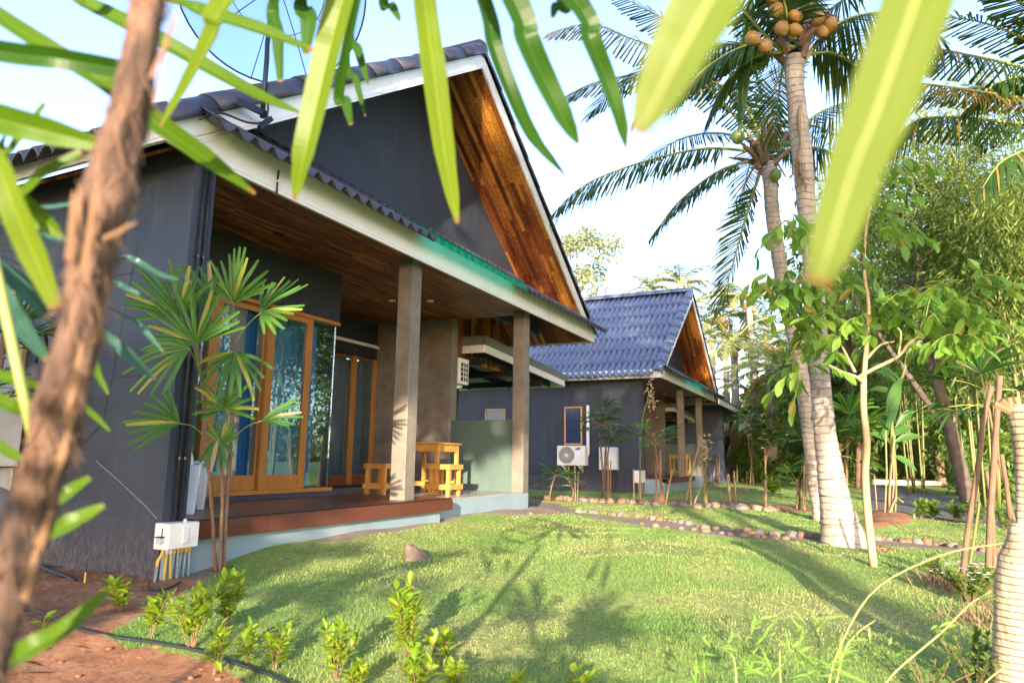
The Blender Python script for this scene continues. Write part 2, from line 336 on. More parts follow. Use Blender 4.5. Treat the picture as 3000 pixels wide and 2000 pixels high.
GINGL = leafmat('ginger_leaf', (.05, .15, .03), (.10, .22, .04), .4, .35, .25)
# ---------------------------------------------------------------- light
ELEV = 12.0; AZ = 20.0
sd = bpy.data.lights.new('sun', 'SUN'); sd.energy = 3.2; sd.angle = R(.55); sd.color = (1., .82, .64)
so = bpy.data.objects.new('sun', sd); COL.objects.link(so)
trav = Vector((math.cos(R(AZ)) * math.cos(R(ELEV)), math.sin(R(AZ)) * math.cos(R(ELEV)), -math.sin(R(ELEV))))
so.rotation_euler = trav.to_track_quat('-Z', 'Y').to_euler(); so.location = (-20, -8, 20)
w = bpy.data.worlds.new('World'); SC.world = w; w.use_nodes = True; wn_ = w.node_tree; wn_.nodes.clear(); N = NT(wn_)
sky = N.n('TexSky', sky_type='NISHITA', sun_disc=False); sky.sun_elevation = R(ELEV); sky.sun_rotation = R(90 - (AZ + 180)); sky.air_density = 1.; sky.dust_density = 1.2; sky.ozone_density = 1.5; sky.altitude = 50
bg = N.n('Background', i0=N.mix(1., sky.outputs[0], (1.03, .95, 1.06), 'MULTIPLY')); bg.inputs[1].default_value = .14
wo = N.n('OutputWorld'); N.put(wo.inputs[0], bg.outputs[0])
SC.view_settings.view_transform = 'Standard'; SC.view_settings.look = 'None'; SC.view_settings.gamma = 1; SC.view_settings.exposure = 2.45
# ---------------------------------------------------------------- camera
cd = bpy.data.cameras.new('camera'); cam = bpy.data.objects.new('camera', cd); COL.objects.link(cam); SC.camera = cam
cd.sensor_width = 36; cd.lens = FPX / 3000 * 36; cd.clip_end = 3000; cd.clip_start = .02
m4 = Matrix.Identity(4)
for i in range(3):
    m4[i][0] = MC[0, i]; m4[i][1] = -MC[1, i]; m4[i][2] = -MC[2, i]; m4[i][3] = CAM[i]
cam.matrix_world = m4
cd.dof.use_dof = True; cd.dof.focus_distance = 8.0; cd.dof.aperture_fstop = 3.2
SC.cycles.use_denoising = True; SC.cycles.max_bounces = 8; SC.cycles.transparent_max_bounces = 12; SC.cycles.sample_clamp_indirect = 8
try: SC.cycles.denoiser = 'OPENIMAGEDENOISE'
except Exception: pass
# ---------------------------------------------------------------- terrain
def H(x, y):
    x = np.asarray(x, float); y = np.asarray(y, float)
    z = -.42 + .11 * np.exp(-((x - 6.2) / 2.6) ** 2 - ((y - 2.0) / 1.7) ** 2)
    z = z + .165 * np.exp(-((y - 4.75) / .8) ** 2) / (1 + np.exp(-(x - 4.1) * 3.5)) / (1 + np.exp((x - 11.2) * 2.5))     # gravel drawn up to the plinth
    z = z + .10 * np.exp(-((x - 15.5) / 2.2) ** 2 - ((y - 3.2) / 1.3) ** 2) + .16 * np.exp(-((x - 21) / 2.6) ** 2 - ((y - 3.3) / 1.1) ** 2)
    z = z - .06 / (1 + np.exp((x - 2.6) * 4))
    z = z + .015 * np.sin(1.9 * x + .7) * np.cos(2.3 * y) + .008 * np.sin(5.3 * x + 2 * y) + .006 * np.cos(7.1 * y - 3 * x)
    far = np.clip((x - 30) / 60, 0, 1); z = z + far * .8
    return z
def G(x, y): return np.array([x, y, float(H(x, y))])
def pxg(x, y):
    """the spot of ground seen at a place of the photograph"""
    p = onZ(x, y, -.42)
    for _ in range(12): p = onZ(x, y, float(H(p[0], p[1])))
    return p
def inpoly(x, y, P):
    P = np.asarray(P); c = np.zeros(x.shape, bool); j = len(P) - 1
    for i in range(len(P)):
        xi, yi = P[i]; xj, yj = P[j]
        k = ((yi > y) != (yj > y)) & (x < (xj - xi) * (y - yi) / (yj - yi + 1e-12) + xi); c ^= k; j = i
    return c
def gp(*pts): return [tuple(pxg(a, b)[:2]) for a, b in pts]
SOIL = [(-3, 12), (3.6, 12), (3.6, 4.45)] + gp((650, 1672), (560, 1722), (470, 1775), (400, 1815), (320, 1850), (285, 1872), (360, 1890), (520, 1912), (640, 1945), (720, 1985)) + [(1.0, 1.6), (-1.5, 1.0), (-3, 1.)]
GRAV = [(3.7, 4.6)] + gp((590, 1705), (700, 1655), (830, 1622), (960, 1590), (1100, 1566), (1250, 1540), (1400, 1522), (1560, 1508), (1700, 1500), (1640, 1478), (1565, 1470)) + [(12.5, 6.2), (12.5, 8.), (10.2, 8.), (10.2, 4.6)]
MULCH = [np.array(q) for q in gp((2525, 1560), (2560, 1500), (2650, 1505), (2680, 1530), (2620, 1548))]
MUL2 = gp((2545, 1595), (2590, 1580), (2620, 1610), (2570, 1622))
BED2 = gp((1550, 1462), (1700, 1470), (1900, 1478), (2130, 1482), (2390, 1500), (2390, 1485), (2150, 1466), (1900, 1462), (1700, 1452), (1560, 1452))
STP = gp((1660, 1500), (1760, 1508), (1900, 1520), (2060, 1540), (2200, 1560), (2400, 1572), (2430, 1586), (2250, 1582), (2060, 1564), (1880, 1540), (1740, 1518))
STP2 = gp((2560, 1580), (2700, 1590), (2840, 1604), (2970, 1622), (2970, 1634), (2840, 1622), (2700, 1604), (2560, 1594))
RBED = gp((2600, 1690), (2700, 1700), (2830, 1760), (2950, 1850), (2990, 2000), (3300, 2000), (3300, 1640), (2900, 1640), (2760, 1660)) 
def blur_mask(m, k):
    for _ in range(k):
        p = np.pad(m, 1, mode='edge'); m = (p[1:-1, 1:-1] * 2 + p[:-2, 1:-1] + p[2:, 1:-1] + p[1:-1, :-2] + p[1:-1, 2:]) / 6
    return m
gx = np.concatenate([-np.geomspace(400, 4.2, 22), np.arange(-4, -.5, .5), np.arange(-.5, 14, .075), np.arange(14, 32, .3), np.geomspace(32.5, 900, 34)])
gy = np.concatenate([-np.geomspace(600, 6.3, 26), np.arange(-6, -3, .3), np.arange(-3, 8, .075), np.arange(8, 16, .4), np.geomspace(16.5, 600, 26)])
XX, YY = np.meshgrid(gx, gy, indexing='ij')
ZZ = H(XX, YY)
def msk(P, k): return blur_mask(inpoly(XX, YY, P).astype(float), k)
soil = np.maximum(msk(SOIL, 2), np.maximum(msk(BED2, 1) * .8, np.maximum(msk(MULCH, 2), msk(MUL2, 1)))); grav = np.maximum(msk(GRAV, 2), np.maximum(msk(STP, 1), msk(STP2, 1))); dryb = msk(RBED, 3)
ZZ = ZZ + msk(MULCH, 6) * .10 + (msk(SOIL, 2) > .5) * (.012 * np.sin(31 * XX + 3 * YY) * np.sin(27 * YY) + rng.normal(0, .008, XX.shape))
def groundmat():
    m, t, out = newmat('ground_cover'); N = NT(t); co = N.n('TexCoord').outputs['Object']
    za = N.n('Attribute', attribute_name='zone'); sp = N.n('SeparateColor', i0=za.outputs['Color'])
    br = N.math('MULTIPLY', N.math('SUBTRACT', N.noise(co, 9., 5, .7), .5), .9)
    turf = N.mix(N.mr(N.noise(co, 1.1, 5, .65), .38, .66), (.17, .28, .06), (.36, .34, .13)); turf = N.mix(N.mr(N.noise(co, 30., 4), .4, .7), turf, (.12, .20, .045))
    soilc = N.mix(N.mr(N.noise(co, 4., 6, .7), .35, .65), (.27, .115, .052), (.36, .195, .11)); soilc = N.mix(N.mr(N.noise(co, 25., 5, .7), .5, .72), soilc, (.14, .07, .04))
    v = N.n('TexVoronoi', I_Scale=75.); N.put(v.inputs['Vector'], co); gv = N.mix(N.mr(v.outputs['Distance'], .1, .6), N.mix(.55, v.outputs['Color'], (.34, .27, .21), 'MIX'), (.10, .08, .065)); gv = N.mix(.55, gv, (.33, .26, .20))
    dry = N.mix(N.mr(N.noise(co, 12., 5), .4, .6), (.34, .22, .12), (.22, .19, .07))
    s1 = N.mr(N.math('ADD', sp.outputs[0], br), .42, .58); g1 = N.mr(N.math('ADD', sp.outputs[1], N.math('MULTIPLY', br, .6)), .42, .58); d1 = N.mr(N.math('ADD', sp.outputs[2], br), .5, .8)
    col = N.mix(g1, N.mix(s1, N.mix(d1, turf, dry), soilc), gv)
    b = N.n('BsdfPrincipled', I_Roughness=.9); b.inputs['Specular IOR Level'].default_value = .15; N.put(b.inputs[0], col)
    h = N.math('ADD', N.math('MULTIPLY', N.noise(co, 14., 8, .75), 1.), N.math('MULTIPLY', v.outputs['Distance'], N.math('MULTIPLY', g1, .5)))
    o = N.n('Bump', I_Strength=.9, I_Distance=.035); N.put(o.inputs['Height'], h); N.put(b.inputs['Normal'], o.outputs[0]); N.put(out.inputs[0], b.outputs[0]); return m
mb = MB(); mb.grid(np.stack([XX, YY, ZZ], -1))
mb.F[-1] = mb.F[-1][:, ::-1]
ground = tag(build(mb, 'ground', groundmat(), smooth=True), kind='structure')
ca = ground.data.color_attributes.new('zone', 'FLOAT_COLOR', 'POINT')
ca.data.foreach_set('color', np.stack([soil, grav, dryb, np.ones_like(soil)], -1).astype(np.float32).ravel())
# driveway sheet
DR = gp((2550, 1500), (2530, 1462), (2560, 1424), (2640, 1426), (2740, 1445), (2850, 1470), (3000, 1500), (3000, 1560), (2880, 1535), (2770, 1522), (2690, 1515), (2640, 1508))
cx_, cy_ = np.mean(DR, 0); rings = []
for s in np.linspace(1, .0, 14): rings.append([(cx_ + (x - cx_) * s, cy_ + (y - cy_) * s) for x, y in DR + DR[:1]])
P = np.array([[(x, y, float(H(x, y)) + .012) for x, y in r] for r in rings])
tag(build(MB().grid(P), 'driveway', mat('asphalt', (.10, .095, .10), (.14, .13, .125), 6, .85, .5, 90, dirt=((.25, .2, .14), 2.5, .5)), smooth=True), kind='structure')
# lawn grass: blades
def grass():
    n = 460000; r = 1.7 * np.exp(rng.random(n) * math.log(26 / 1.7)); a = R(25.8) + rng.uniform(-R(44), R(46), n)
    x = r * np.cos(a); y = r * np.sin(a)
    n2 = 26000; 
    soilm = inpoly(x, y, SOIL) | inpoly(x, y, GRAV) | inpoly(x, y, BED2) | inpoly(x, y, MULCH) | inpoly(x, y, STP) | inpoly(x, y, STP2) | inpoly(x, y, DR) | (inpoly(x, y, RBED) & (rng.random(n) < .6))
    tuft = (np.sin(5.1 * x + 1.3) * np.sin(4.3 * y + .4) + .35 * np.sin(17 * x) * np.sin(15 * y) > .86) & inpoly(x, y, SOIL) & (x < 3.3)
    bld = ((x > 3.5) & (x < 13) & (y > 4.7)) | ((x > 19) & (y > 5.1)) | (x < .9)
    bare = np.sin(1.7 * x + .6 * np.sin(3.1 * y)) * np.sin(2.1 * y + 1.1) + .5 * np.sin(4.9 * x + 1.) * np.sin(5.3 * y); th = np.where(bare > .62, .30, 1.)
    ok = (~soilm | tuft) & ~bld & (rng.random(n) < th)
    x, y, r, bare = x[ok], y[ok], r[ok], bare[ok]; N_ = len(x); z = H(x, y) - .004
    pat = .5 + .5 * np.sin(2.3 * x + 1.1 * np.sin(3.7 * y)) * np.sin(3.1 * y + .8 * np.sin(2.9 * x)); hgt = rng.uniform(.007, .017, N_) * (1 + .75 * pat ** 2) * np.where(rng.random(N_) < .03, 1.9, 1.) * (1 + .12 * np.clip(r - 4, 0, 8) * .3); wd = .0024 * np.clip(r / 2.6, 1, 6) ** .75
    an = rng.uniform(0, 2 * math.pi, N_); ln = rng.uniform(.2, .9, N_) * hgt; lx = np.cos(an) * ln; ly = np.sin(an) * ln; sx = -np.sin(an + rng.normal(0, .5, N_)) * wd / 2; sy = np.cos(an) * wd / 2
    V = np.stack([np.stack([x - sx, y - sy, z], -1), np.stack([x + sx, y + sy, z], -1), np.stack([x - sx * .8 + lx * .4, y - sy * .8 + ly * .4, z + hgt * .6], -1), np.stack([x + sx * .8 + lx * .4, y + sy * .8 + ly * .4, z + hgt * .6], -1), np.stack([x + lx, y + ly, z + hgt], -1)], 1).reshape(-1, 3)
    b = np.arange(N_)[:, None] * 5; mb = MB(); tone = np.clip(.48 + .46 * (rng.beta(2.2, 2.4, N_) - .5) + .30 * np.clip(bare, -.8, 1.2) - .16 * (pat - .4) + .10 * (x > 4), 0, 1)
    mb.add(V, b + [0, 1, 3, 2], np.repeat(tone, 5)); mb.F.append(b + [2, 3, 4])
    m, t, out = newmat('grass_blade'); N = NT(t); at_ = N.n('Attribute', attribute_name='rnd').outputs['Fac']
    col = N.ramp(at_, [(0, (.10, .25, .06)), (.4, (.21, .36, .08)), (.75, (.39, .45, .14)), (1, (.62, .52, .26))])
    bb = N.n('BsdfPrincipled', I_Roughness=.6); bb.inputs['Specular IOR Level'].default_value = .25; N.put(bb.inputs[0], col); tl = N.n('BsdfTranslucent'); N.put(tl.inputs[0], col); ms = N.n('MixShader', i0=.4); N.put(ms.inputs[1], bb.outputs[0]); N.put(ms.inputs[2], tl.outputs[0]); N.put(out.inputs[0], ms.outputs[0])
    tag(build(mb, 'grass', m, attr=True), 'short lawn grass with pale dry patches in front of the dark bungalows', 'grass', kind='stuff')
grass()
# ---------------------------------------------------------------- bungalows
SL = .69; ZP = 5.985; XP = 8.0; YF = 4.42; XL = 3.2; XR = 12.79
def zu(X): return ZP - SL * abs(X - XP)                  # underside of the roof
def corr(n_c, pitch, y0, amp, ns=8):
    v = np.linspace(0, n_c, n_c * ns + 1); pr = np.cos(2 * np.pi * v); pr = np.where(pr > 0, pr ** .7, -np.abs(pr) ** 1.4 * .6)
    return y0 + v * pitch, amp * pr
def tile_slope(sgn, o, ymax):
    """corrugated tiles of one slope, course over course"""
    mb = MB(); n = int((ymax - YF - .1) / .185); yy = YF + .16 + np.linspace(0, n, n * 10 + 1) * .185; pr = .105 * np.abs(np.cos(np.pi * np.linspace(0, n, n * 10 + 1))) ** .7 - .06
    S = (4.98) ; k = 7
    for c in range(k):
        u0 = S * c / k; u1 = S * (c + 1) / k + .03
        rows = []
        for u, lift in ((u0, .0), ((u0 + u1) / 2, .009), (u1, .018), (u1, .004)):
            X = XP + sgn * u; Z = ZP + .27 - SL * u
            rows.append(np.stack([np.full_like(yy, X + o[0]), yy + o[1], Z + pr + lift], -1))
        g = np.array(rows)
        mb.grid(g if sgn > 0 else g[:, ::-1])
    return mb
def half_tiles(p0, p1, up, r=.13, step=.62, r2=None):
    """half-round tiles lapping along a line from high end p0 to low end p1"""
    mb = MB(); p0 = np.asarray(p0, float); p1 = np.asarray(p1, float); d = nrm(p1 - p0); L = np.linalg.norm(p1 - p0); sd = nrm(np.cross(d, up)); up = np.cross(sd, d); n = max(1, round(L / step)); st = L / n
    for i in range(n):
        rows = []
        for s, rr in ((0, r * .93), (st + .03, r * 1.06), (st + .03, r * .98)):
            q = p0 + d * (i * st + s)
            rows.append([q + sd * rr * math.cos(a) + up * (rr * math.sin(a) * 1.0 + .004 * s) for a in np.linspace(-.15, math.pi + .15, 11)])
        mb.grid(np.array(rows))
    return mb
def board(mb, a, b, h, out, up=UP, th=.022):
    """white fibre board with three shadow lines at its lower edge: a,b run along the bottom edge"""
    a = np.asarray(a, float); b = np.asarray(b, float); out = nrm(out); up = np.asarray(up, float)
    pr = [(0, 0), (th + .012, 0), (th + .012, .022), (th + .004, .024), (th + .004, .03), (th + .010, .032), (th + .010, .055), (th + .002, .057), (th + .002, .063), (th, .066), (th, h), (0, h)]
    p = [a + out * x + up * y for x, y in pr]
    return mb.prism(p, b - a)
def score_lines(mb, segs, X, o, w=.006):
    for y0, z0, y1, z1 in segs:
        a = np.array([X, y0, z0]); b = np.array([X, y1, z1]); d = nrm(b - a); n = np.array([0, -d[2], d[1]]) * w / 2
        mb.add([a - n, b - n, b + n, a + n], [(0, 1, 2, 3)])
def house(o, label, wy, full, ymax, segs, win, tilemat):
    ox, oy = o; O = np.array([ox, oy, 0.])
    h = thing('bungalow', label, 'house', (ox + 7, oy + 5, -.4), 'bungalows in a row')
    B = lambda mb, name, m, par=h, **k: build(mb, name, m, par, **k)
    def bx(*a): return MB().box(a[0] + ox, a[1] + ox, a[2] + oy, a[3] + oy, a[4], a[5])
    # walls
    zt = zu(3.54) + .05
    m = MB().prism([(3.54 + ox, wy + oy, -.9), (3.54 + ox, ymax + oy, -.9), (3.54 + ox, ymax + oy, zt), (3.54 + ox, wy + oy, zt)], (.2, 0, 0))
    wall = B(m, 'wall', SLATE)
    m = MB(); score_lines(m, segs, 3.536 + ox, o); B(m, 'scored_line', mat('score_line_dark', (.02, .022, .03)), wall)
    if full:
        m = MB(); score_lines(m, [tuple(v for q in ((281, 1349), (345, 1404), (430, 1485), (460, 1519)) [i:i + 2] for v in onX(*q, 3.535)[1:]) for i in range(3)], 3.534, o, .008); B(m, 'scored_line', mat('score_line_pale', (.22, .22, .24)), wall)
    m = MB(); m.prism([(3.76 + ox, 5.34 + oy, 2.885), (12.3 + ox, 5.34 + oy, 2.885), (12.3 + ox, 5.34 + oy, zu(12.3) + .05), (8 + ox, 5.34 + oy, ZP + .05), (3.76 + ox, 5.34 + oy, zu(3.76) + .05)], (0, .12, 0)); B(m, 'gable_wall', SLATE)
    B(bx(3.74, 10.17, ymax - .2, ymax, -.9, 3.0), 'rear_wall', SLATE)
    m = MB().prism([(10.17 + ox, 6.2 + oy, 2.2), (12.7 + ox, 6.2 + oy, 2.2), (12.7 + ox, 6.2 + oy, zu(12.7)), (10.17 + ox, 6.2 + oy, zu(10.17))], (0, .08, 0)); B(m, 'gable_infill', INFB)
    # ceiling, soffits
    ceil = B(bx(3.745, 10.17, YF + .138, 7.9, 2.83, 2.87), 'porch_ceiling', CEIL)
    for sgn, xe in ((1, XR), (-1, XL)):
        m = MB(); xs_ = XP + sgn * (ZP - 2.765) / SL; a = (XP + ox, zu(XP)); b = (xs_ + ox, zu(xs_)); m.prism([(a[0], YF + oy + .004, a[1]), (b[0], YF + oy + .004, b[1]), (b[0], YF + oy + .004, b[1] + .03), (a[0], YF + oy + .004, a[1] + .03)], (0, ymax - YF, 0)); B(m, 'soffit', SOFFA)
    # roof: tiles, barges, eaves
    rf = None
    for sgn in (-1, 1):
        r = B(tile_slope(sgn, o, ymax + .2), 'roof', tilemat, smooth=True, solid=.012)
        r.data.polygons.foreach_set('use_smooth', np.ones(len(r.data.polygons), bool)); rf = rf or r
        xe = XR if sgn > 0 else XL
        m = MB(); n_ = nrm((-sgn * SL, 0, -1)); up = np.array([0, 0, 1.])
        xs_ = XP + sgn * (ZP - 2.765) / SL; board(m, (XP + ox, YF + oy, ZP), (xs_ + ox, YF + oy, zu(xs_)), .22, (0, -1, 0)); B(m, 'barge_board', WHITE)
        m = half_tiles((XP + ox, YF + oy + .06, ZP + .25), (xe + sgn * .06 + ox, YF + oy + .06, zu(xe) + .235 - .03), (sgn * SL, 0, 1)); B(m, 'verge_tiles', TILE if full else tilemat, r, smooth=True, solid=.01)
        m = MB(); board(m, (xe + ox, YF + oy - .03, 2.75), (xe + ox, ymax + oy + .2, 2.75), .24, (sgn, 0, 0)); B(m, 'eave_fascia', WHITE)
    m = half_tiles((XP + ox, YF + oy - .0, ZP + .30), (XP + ox, ymax + .2 + oy, ZP + .30), (0, 0, 1), .14); B(m, 'ridge_tiles', TILE if full else tilemat, rf, smooth=True, solid=.01)
    m = MB().lathe([(0, -.075), (.09, -.06), (.13, -.02), (.145, .05), (.14, .12)], (XP + ox, YF + oy + .0, ZP + .30), 16, (np.array([1., 0, 0]), UP, np.array([0, 1., 0]))); B(m, 'ridge_cap', TILE if full else tilemat, rf, smooth=True)
    # pent roof over the porch
    m = MB(); board(m, (XL - .02 + ox, YF + oy - .002, 2.75), (XR + .02 + ox, YF + oy - .002, 2.75), .34, (0, -1, 0)); B(m, 'porch_fascia', WHITE)
    p = .185; n = int((XR - 3.42 + .1) / p); v = np.linspace(0, n, n * 10 + 1); pr = np.cos(2 * np.pi * v); pr = np.where(pr > 0, .045 * np.abs(pr) ** .65, -.03 * np.abs(pr) ** 1.3); xx = 3.42 + v * p
    g0, g1 = (6.55, 9.08)
    def sheet(sel, dz=0., y0=YF - .28, yy=5.34):
        rows = []
        for t in (0, .22, .235, .5, .75, 1.):
            z = 2.955 + .775 * t; Y = y0 + (yy - y0) * t; cl = (ZP + .3 - z) / SL if Y < YF else (ZP - z) / SL
            rows.append(np.stack([np.clip(xx[sel], 8 - cl, 8 + cl) + ox, np.full(sel.sum(), Y + oy), z + pr[sel] + dz], -1))
        return MB().grid(np.array(rows))
    pent = B(sheet((xx <= g0)), 'porch_roof', TILE, smooth=True, solid=.012)
    g = sheet((xx >= g1)); B(g, 'porch_roof', TILE, smooth=True, solid=.012)
    B(sheet((xx >= g0 - .03) & (xx <= g1 + .03), -.006), 'skylight_sheet', GREENS, pent, smooth=True)
    # course joint and wall flashing above the sheet
    sel = xx > XL; m = MB(); rows = [np.stack([np.clip(xx, 4.65, 11.35) + ox, np.full_like(xx, 5.16 + oy), 3.61 + pr * 1.1 + .02], -1), np.stack([np.clip(xx, 4.8, 11.2) + ox, np.full_like(xx, 5.335 + oy), 3.735 + pr * 1.1 + .02], -1)]
    B(m.grid(np.array(rows)), 'roof_flashing', TILE, pent, smooth=True, solid=.01)
    # floor, plinth, deck
    B(bx(3.56, 10.15, 4.585, 7.9, -.9, -.045), 'plinth', TEAL, bev=.008)
    B(bx(3.75, 10.13, 4.60, 7.7, -.044, -.030), 'porch_floor', FLOORM)
    B(bx(3.56, 7.30, 4.455, 4.583, -.9, -.13), 'plinth', TEAL)
    B(bx(3.78, 7.47, 4.40, 5.87, -.029, 0), 'deck', DECK, bev=.004)
    B(bx(3.76, 7.475, 4.385, 4.42, -.145, -.014), 'deck_fascia', DECKF, bev=.004)
    # pillars, concrete wall, parapet
    for X, Y in ((6.67, 4.55), (9.93, 4.58)):
        z0 = 0 if X < 8 else -.03
        B(bx(X, X + .2, Y, Y + .2, z0 - .01, 2.835), 'pillar', CONC, bev=.006)
    B(bx(9.97, 10.17, 5.95, 7.9, -.035, 2.832), 'concrete_wall', CONC, bev=.006)
    B(bx(10.02, 10.13, 4.785, 5.945, -.04, 1.09), 'parapet', GREENW, bev=.004)
    # bay with the sliding doors
    yb = 5.90
    B(bx(3.745, 6.99, yb - .03, 7.6, -.028, .052), 'bay_step', SLATE, bev=.004)
    B(bx(3.745, 7.0, yb - .045, yb + .10, .054, .10), 'door_sill', TEAK, bev=.003)
    B(bx(3.745, 6.99, yb - .02, yb + .09, 2.19, 2.829), 'lintel', DARK)
    B(bx(6.89, 6.99, yb + .09, 7.5, 2.19, 2.829), 'lintel', DARK)
    B(bx(5.0, 7.0, yb - .03, yb + .10, 2.15, 2.189), 'door_head', TEAK)
    def door(x0, x1, y, z0, z1, rail, sw=.09, name='sliding_door', lower=.16, tp=.07):
        d = bpy.data.objects.new(name, None); COL.objects.link(d); d.parent = h; OFF[d.name] = OFF[h.name]; d.empty_display_size = .1
        for s0, s1 in ((x0, x0 + sw), (x1 - sw, x1)): B(MB().box(s0 + ox, s1 + ox, y + oy, y + .045 + oy, z0, z1), 'stile', TEAK, d, bev=.004)
        for s0, s1 in ((z0, z0 + lower), (z1 - tp, z1)): B(MB().box(x0 + sw + ox, x1 - sw + ox, y + .003 + oy, y + .042 + oy, s0, s1), 'rail', rail, d, bev=.003)
        B(MB().box(x0 + sw + ox, x1 - sw + ox, y + .018 + oy, y + .024 + oy, z0 + lower, z1 - tp), 'glass_pane', GLASS, d)
        return d
    door(5.10, 5.86, yb + .045, .10, 2.15, TEAK, .08)
    door(5.80, 6.52, yb - .01, .10, 2.15, TEAK, .10)
    B(bx(5.0, 5.085, yb, yb + .09, .10, 2.15), 'door_post', TEAK, bev=.004)
    B(bx(3.76, 5.0, yb + .04, yb + .048, .10, 2.19), 'glass_pane', GLASS)
    B(bx(6.52, 6.975, yb + .02, yb + .028, .10, 2.149), 'glass_pane', GLASS)
    B(bx(6.967, 6.975, yb + .032, 7.5, .054, 2.19), 'glass_pane', GLASS)
    def curtain(x0, x1, y, z0, z1, m, par=h, amp=.03, fr=11):
        xs = np.linspace(x0, x1, int((x1 - x0) * 60) + 2); yy = y + amp * np.sin(xs * fr * 2.3) + amp * .5 * np.sin(xs * fr * 5.1 + 1)
        rows = [np.stack([xs + ox, yy * 1. + oy + .008 * math.sin(z * 4), np.full_like(xs, z)], -1) for z in np.linspace(z0, z1, 5)]
        B(MB().grid(np.array(rows)), 'curtain', m, par, smooth=True)
    curtain(3.9, 5.38, yb + .16, .11, 2.12, CURT); curtain(5.38, 5.66, yb + .22, .11, 2.12, CURTB); curtain(5.62, 6.82, yb + .17, .11, 2.12, CURT)
    B(bx(3.75, 6.85, yb + .6, yb + .63, .06, 2.8), 'inner_wall', DARK)
    # far wall with the second pair of doors
    yd = 7.5
    B(bx(6.99, 10.0, yd, yd + .12, 2.19, 2.829), 'lintel', DARK); B(bx(6.99, 8.02, yd, yd + .12, -.03, 2.19), 'inner_wall', SLATE)
    B(bx(8.0, 9.99, yd - .03, yd + .1, -.03, .015), 'door_sill', DARK)
    d = door(8.05, 9.43, yd + .03, .015, 2.17, REDWOOD, .10, lower=.15, tp=.05); d = door(9.32, 9.98, yd - .01, .015, 2.17, REDWOOD, .10, lower=.17, tp=.04)
    curtain(8.1, 9.95, yd + .25, .02, 2.15, CURT if not full else mat('dusk_curtain', (.10, .13, .19), (.06, .10, .15), 3, .9, stretch=(6, 6, .3)))
    B(bx(7.0, 10.0, yd + .8, yd + .83, 0, 2.8), 'inner_wall', DARK)
    tb = B(MB().tube([(8.45 + ox, yd - .06 + oy, 2.385), (9.93 + ox, yd - .06 + oy, 2.385)], .022, 8), 'tube_lamp', METALW); B(MB().box(8.5 + ox, 9.9 + ox, yd - .045 + oy, yd + oy, 2.39, 2.425), 'lamp_batten', METALW, tb)
    for (x_, y_) in ((5.02, 5.2), (6.93, 5.62), (8.7, 5.6)):
        if full and x_ < 6: q = onZ(818, 687, 2.825); x_, y_ = q[0], q[1]
        elif full and x_ < 8: q = onZ(1148, 880, 2.825); x_, y_ = q[0], q[1]
        B(MB().lathe([(.055, 0), (.055, -.012), (.04, -.014), (.032, -.004), (0, -.004)], (x_ + ox, y_ + oy, 2.829), 14), 'downlight', STEEL if x_ < 6 else METALW, ceil)
    # windows in the side wall
    for (y0, y1, z0, z1) in win:
        f = MB(); t = .045; X0, X1 = 3.505 + ox, 3.545 + ox
        f.box(X0, X1, y0 + oy, y1 + oy, z0, z0 + t).box(X0, X1, y0 + oy, y1 + oy, z1 - t, z1).box(X0, X1, y0 + oy, y0 + t + oy, z0 + t, z1 - t).box(X0, X1, y1 - t + oy, y1 + oy, z0 + t, z1 - t)
        wf = B(f, 'window', mat('window_frame_wood', (.50, .30, .10), (.42, .24, .08), 3, .5)); B(MB().box(X0 + .02, X0 + .028, y0 + t + oy, y1 - t + oy, z0 + t, z1 - t), 'pane', PANE, wf)
    return h
def panemat():
    m, t, out = newmat('window_pane'); N = NT(t); co = N.n('TexCoord').outputs['Object']; sx = N.n('SeparateXYZ', i0=co)
    g = N.math('MAXIMUM', N.math('GREATER_THAN', N.math('FRACT', N.math('DIVIDE', sx.outputs[1], .045)), .82), N.math('GREATER_THAN', N.math('FRACT', N.math('DIVIDE', sx.outputs[2], .045)), .82))
    b = N.n('BsdfPrincipled', I_Roughness=.12); b.inputs['Specular IOR Level'].default_value = .6; N.put(b.inputs[0], N.mix(g, (.018, .03, .085), (.05, .07, .13))); N.put(out.inputs[0], b.outputs[0]); return m
PANE = panemat()
def seg(X, pts): return [tuple(v for q in (a, b) for v in onX(*q, X)[1:]) for a, b in pts]
S1 = seg(3.54, [((406, 707), (348, 1002)), ((348, 1002), (330, 1105)), ((330, 1105), (300, 1245)), ((272, 1015), (344, 1040)), ((330, 1106), (446, 1098)), ((230, 1310), (299, 1245)), ((340, 765), (397, 750)), ((250, 820), (390, 800))])
z4 = lambda *p: [((1500 + a / 3.136, 1050 + b / 3.136), (1500 + c / 3.136, 1050 + d / 3.136)) for a, b, c, d in p]
O2 = (15.75, .165); X2 = 3.54 + O2[0]
S2 = seg(X2, z4((230, 390, 305, 430), (302, 420, 290, 530), (290, 530, 480, 480), (265, 685, 480, 690), (245, 790, 380, 920), (860, 640, 1145, 705), (890, 400, 1150, 395), (880, 930, 1090, 945), (220, 605, 270, 605), (275, 540, 260, 720), (1045, 930, 1040, 1130)) + [((1385, 1170), (1430, 1172)), ((1425, 1190), (1495, 1165))])
h1 = house((0, 0), 'large dark slate bungalow in front with wooden deck, teak soffit and green skylight strip', 4.5, True, 12.8, S1, [(6.42, 7.05, .92, 1.92)], TILE)
h2 = house(O2, 'second dark bungalow with blue tiled roof seen beyond the first one', 5.02, False, 12.8, S2, [(6.83, 7.39, .90, 2.02), (9.35, 10.05, .9, 2.0)], TILEB)
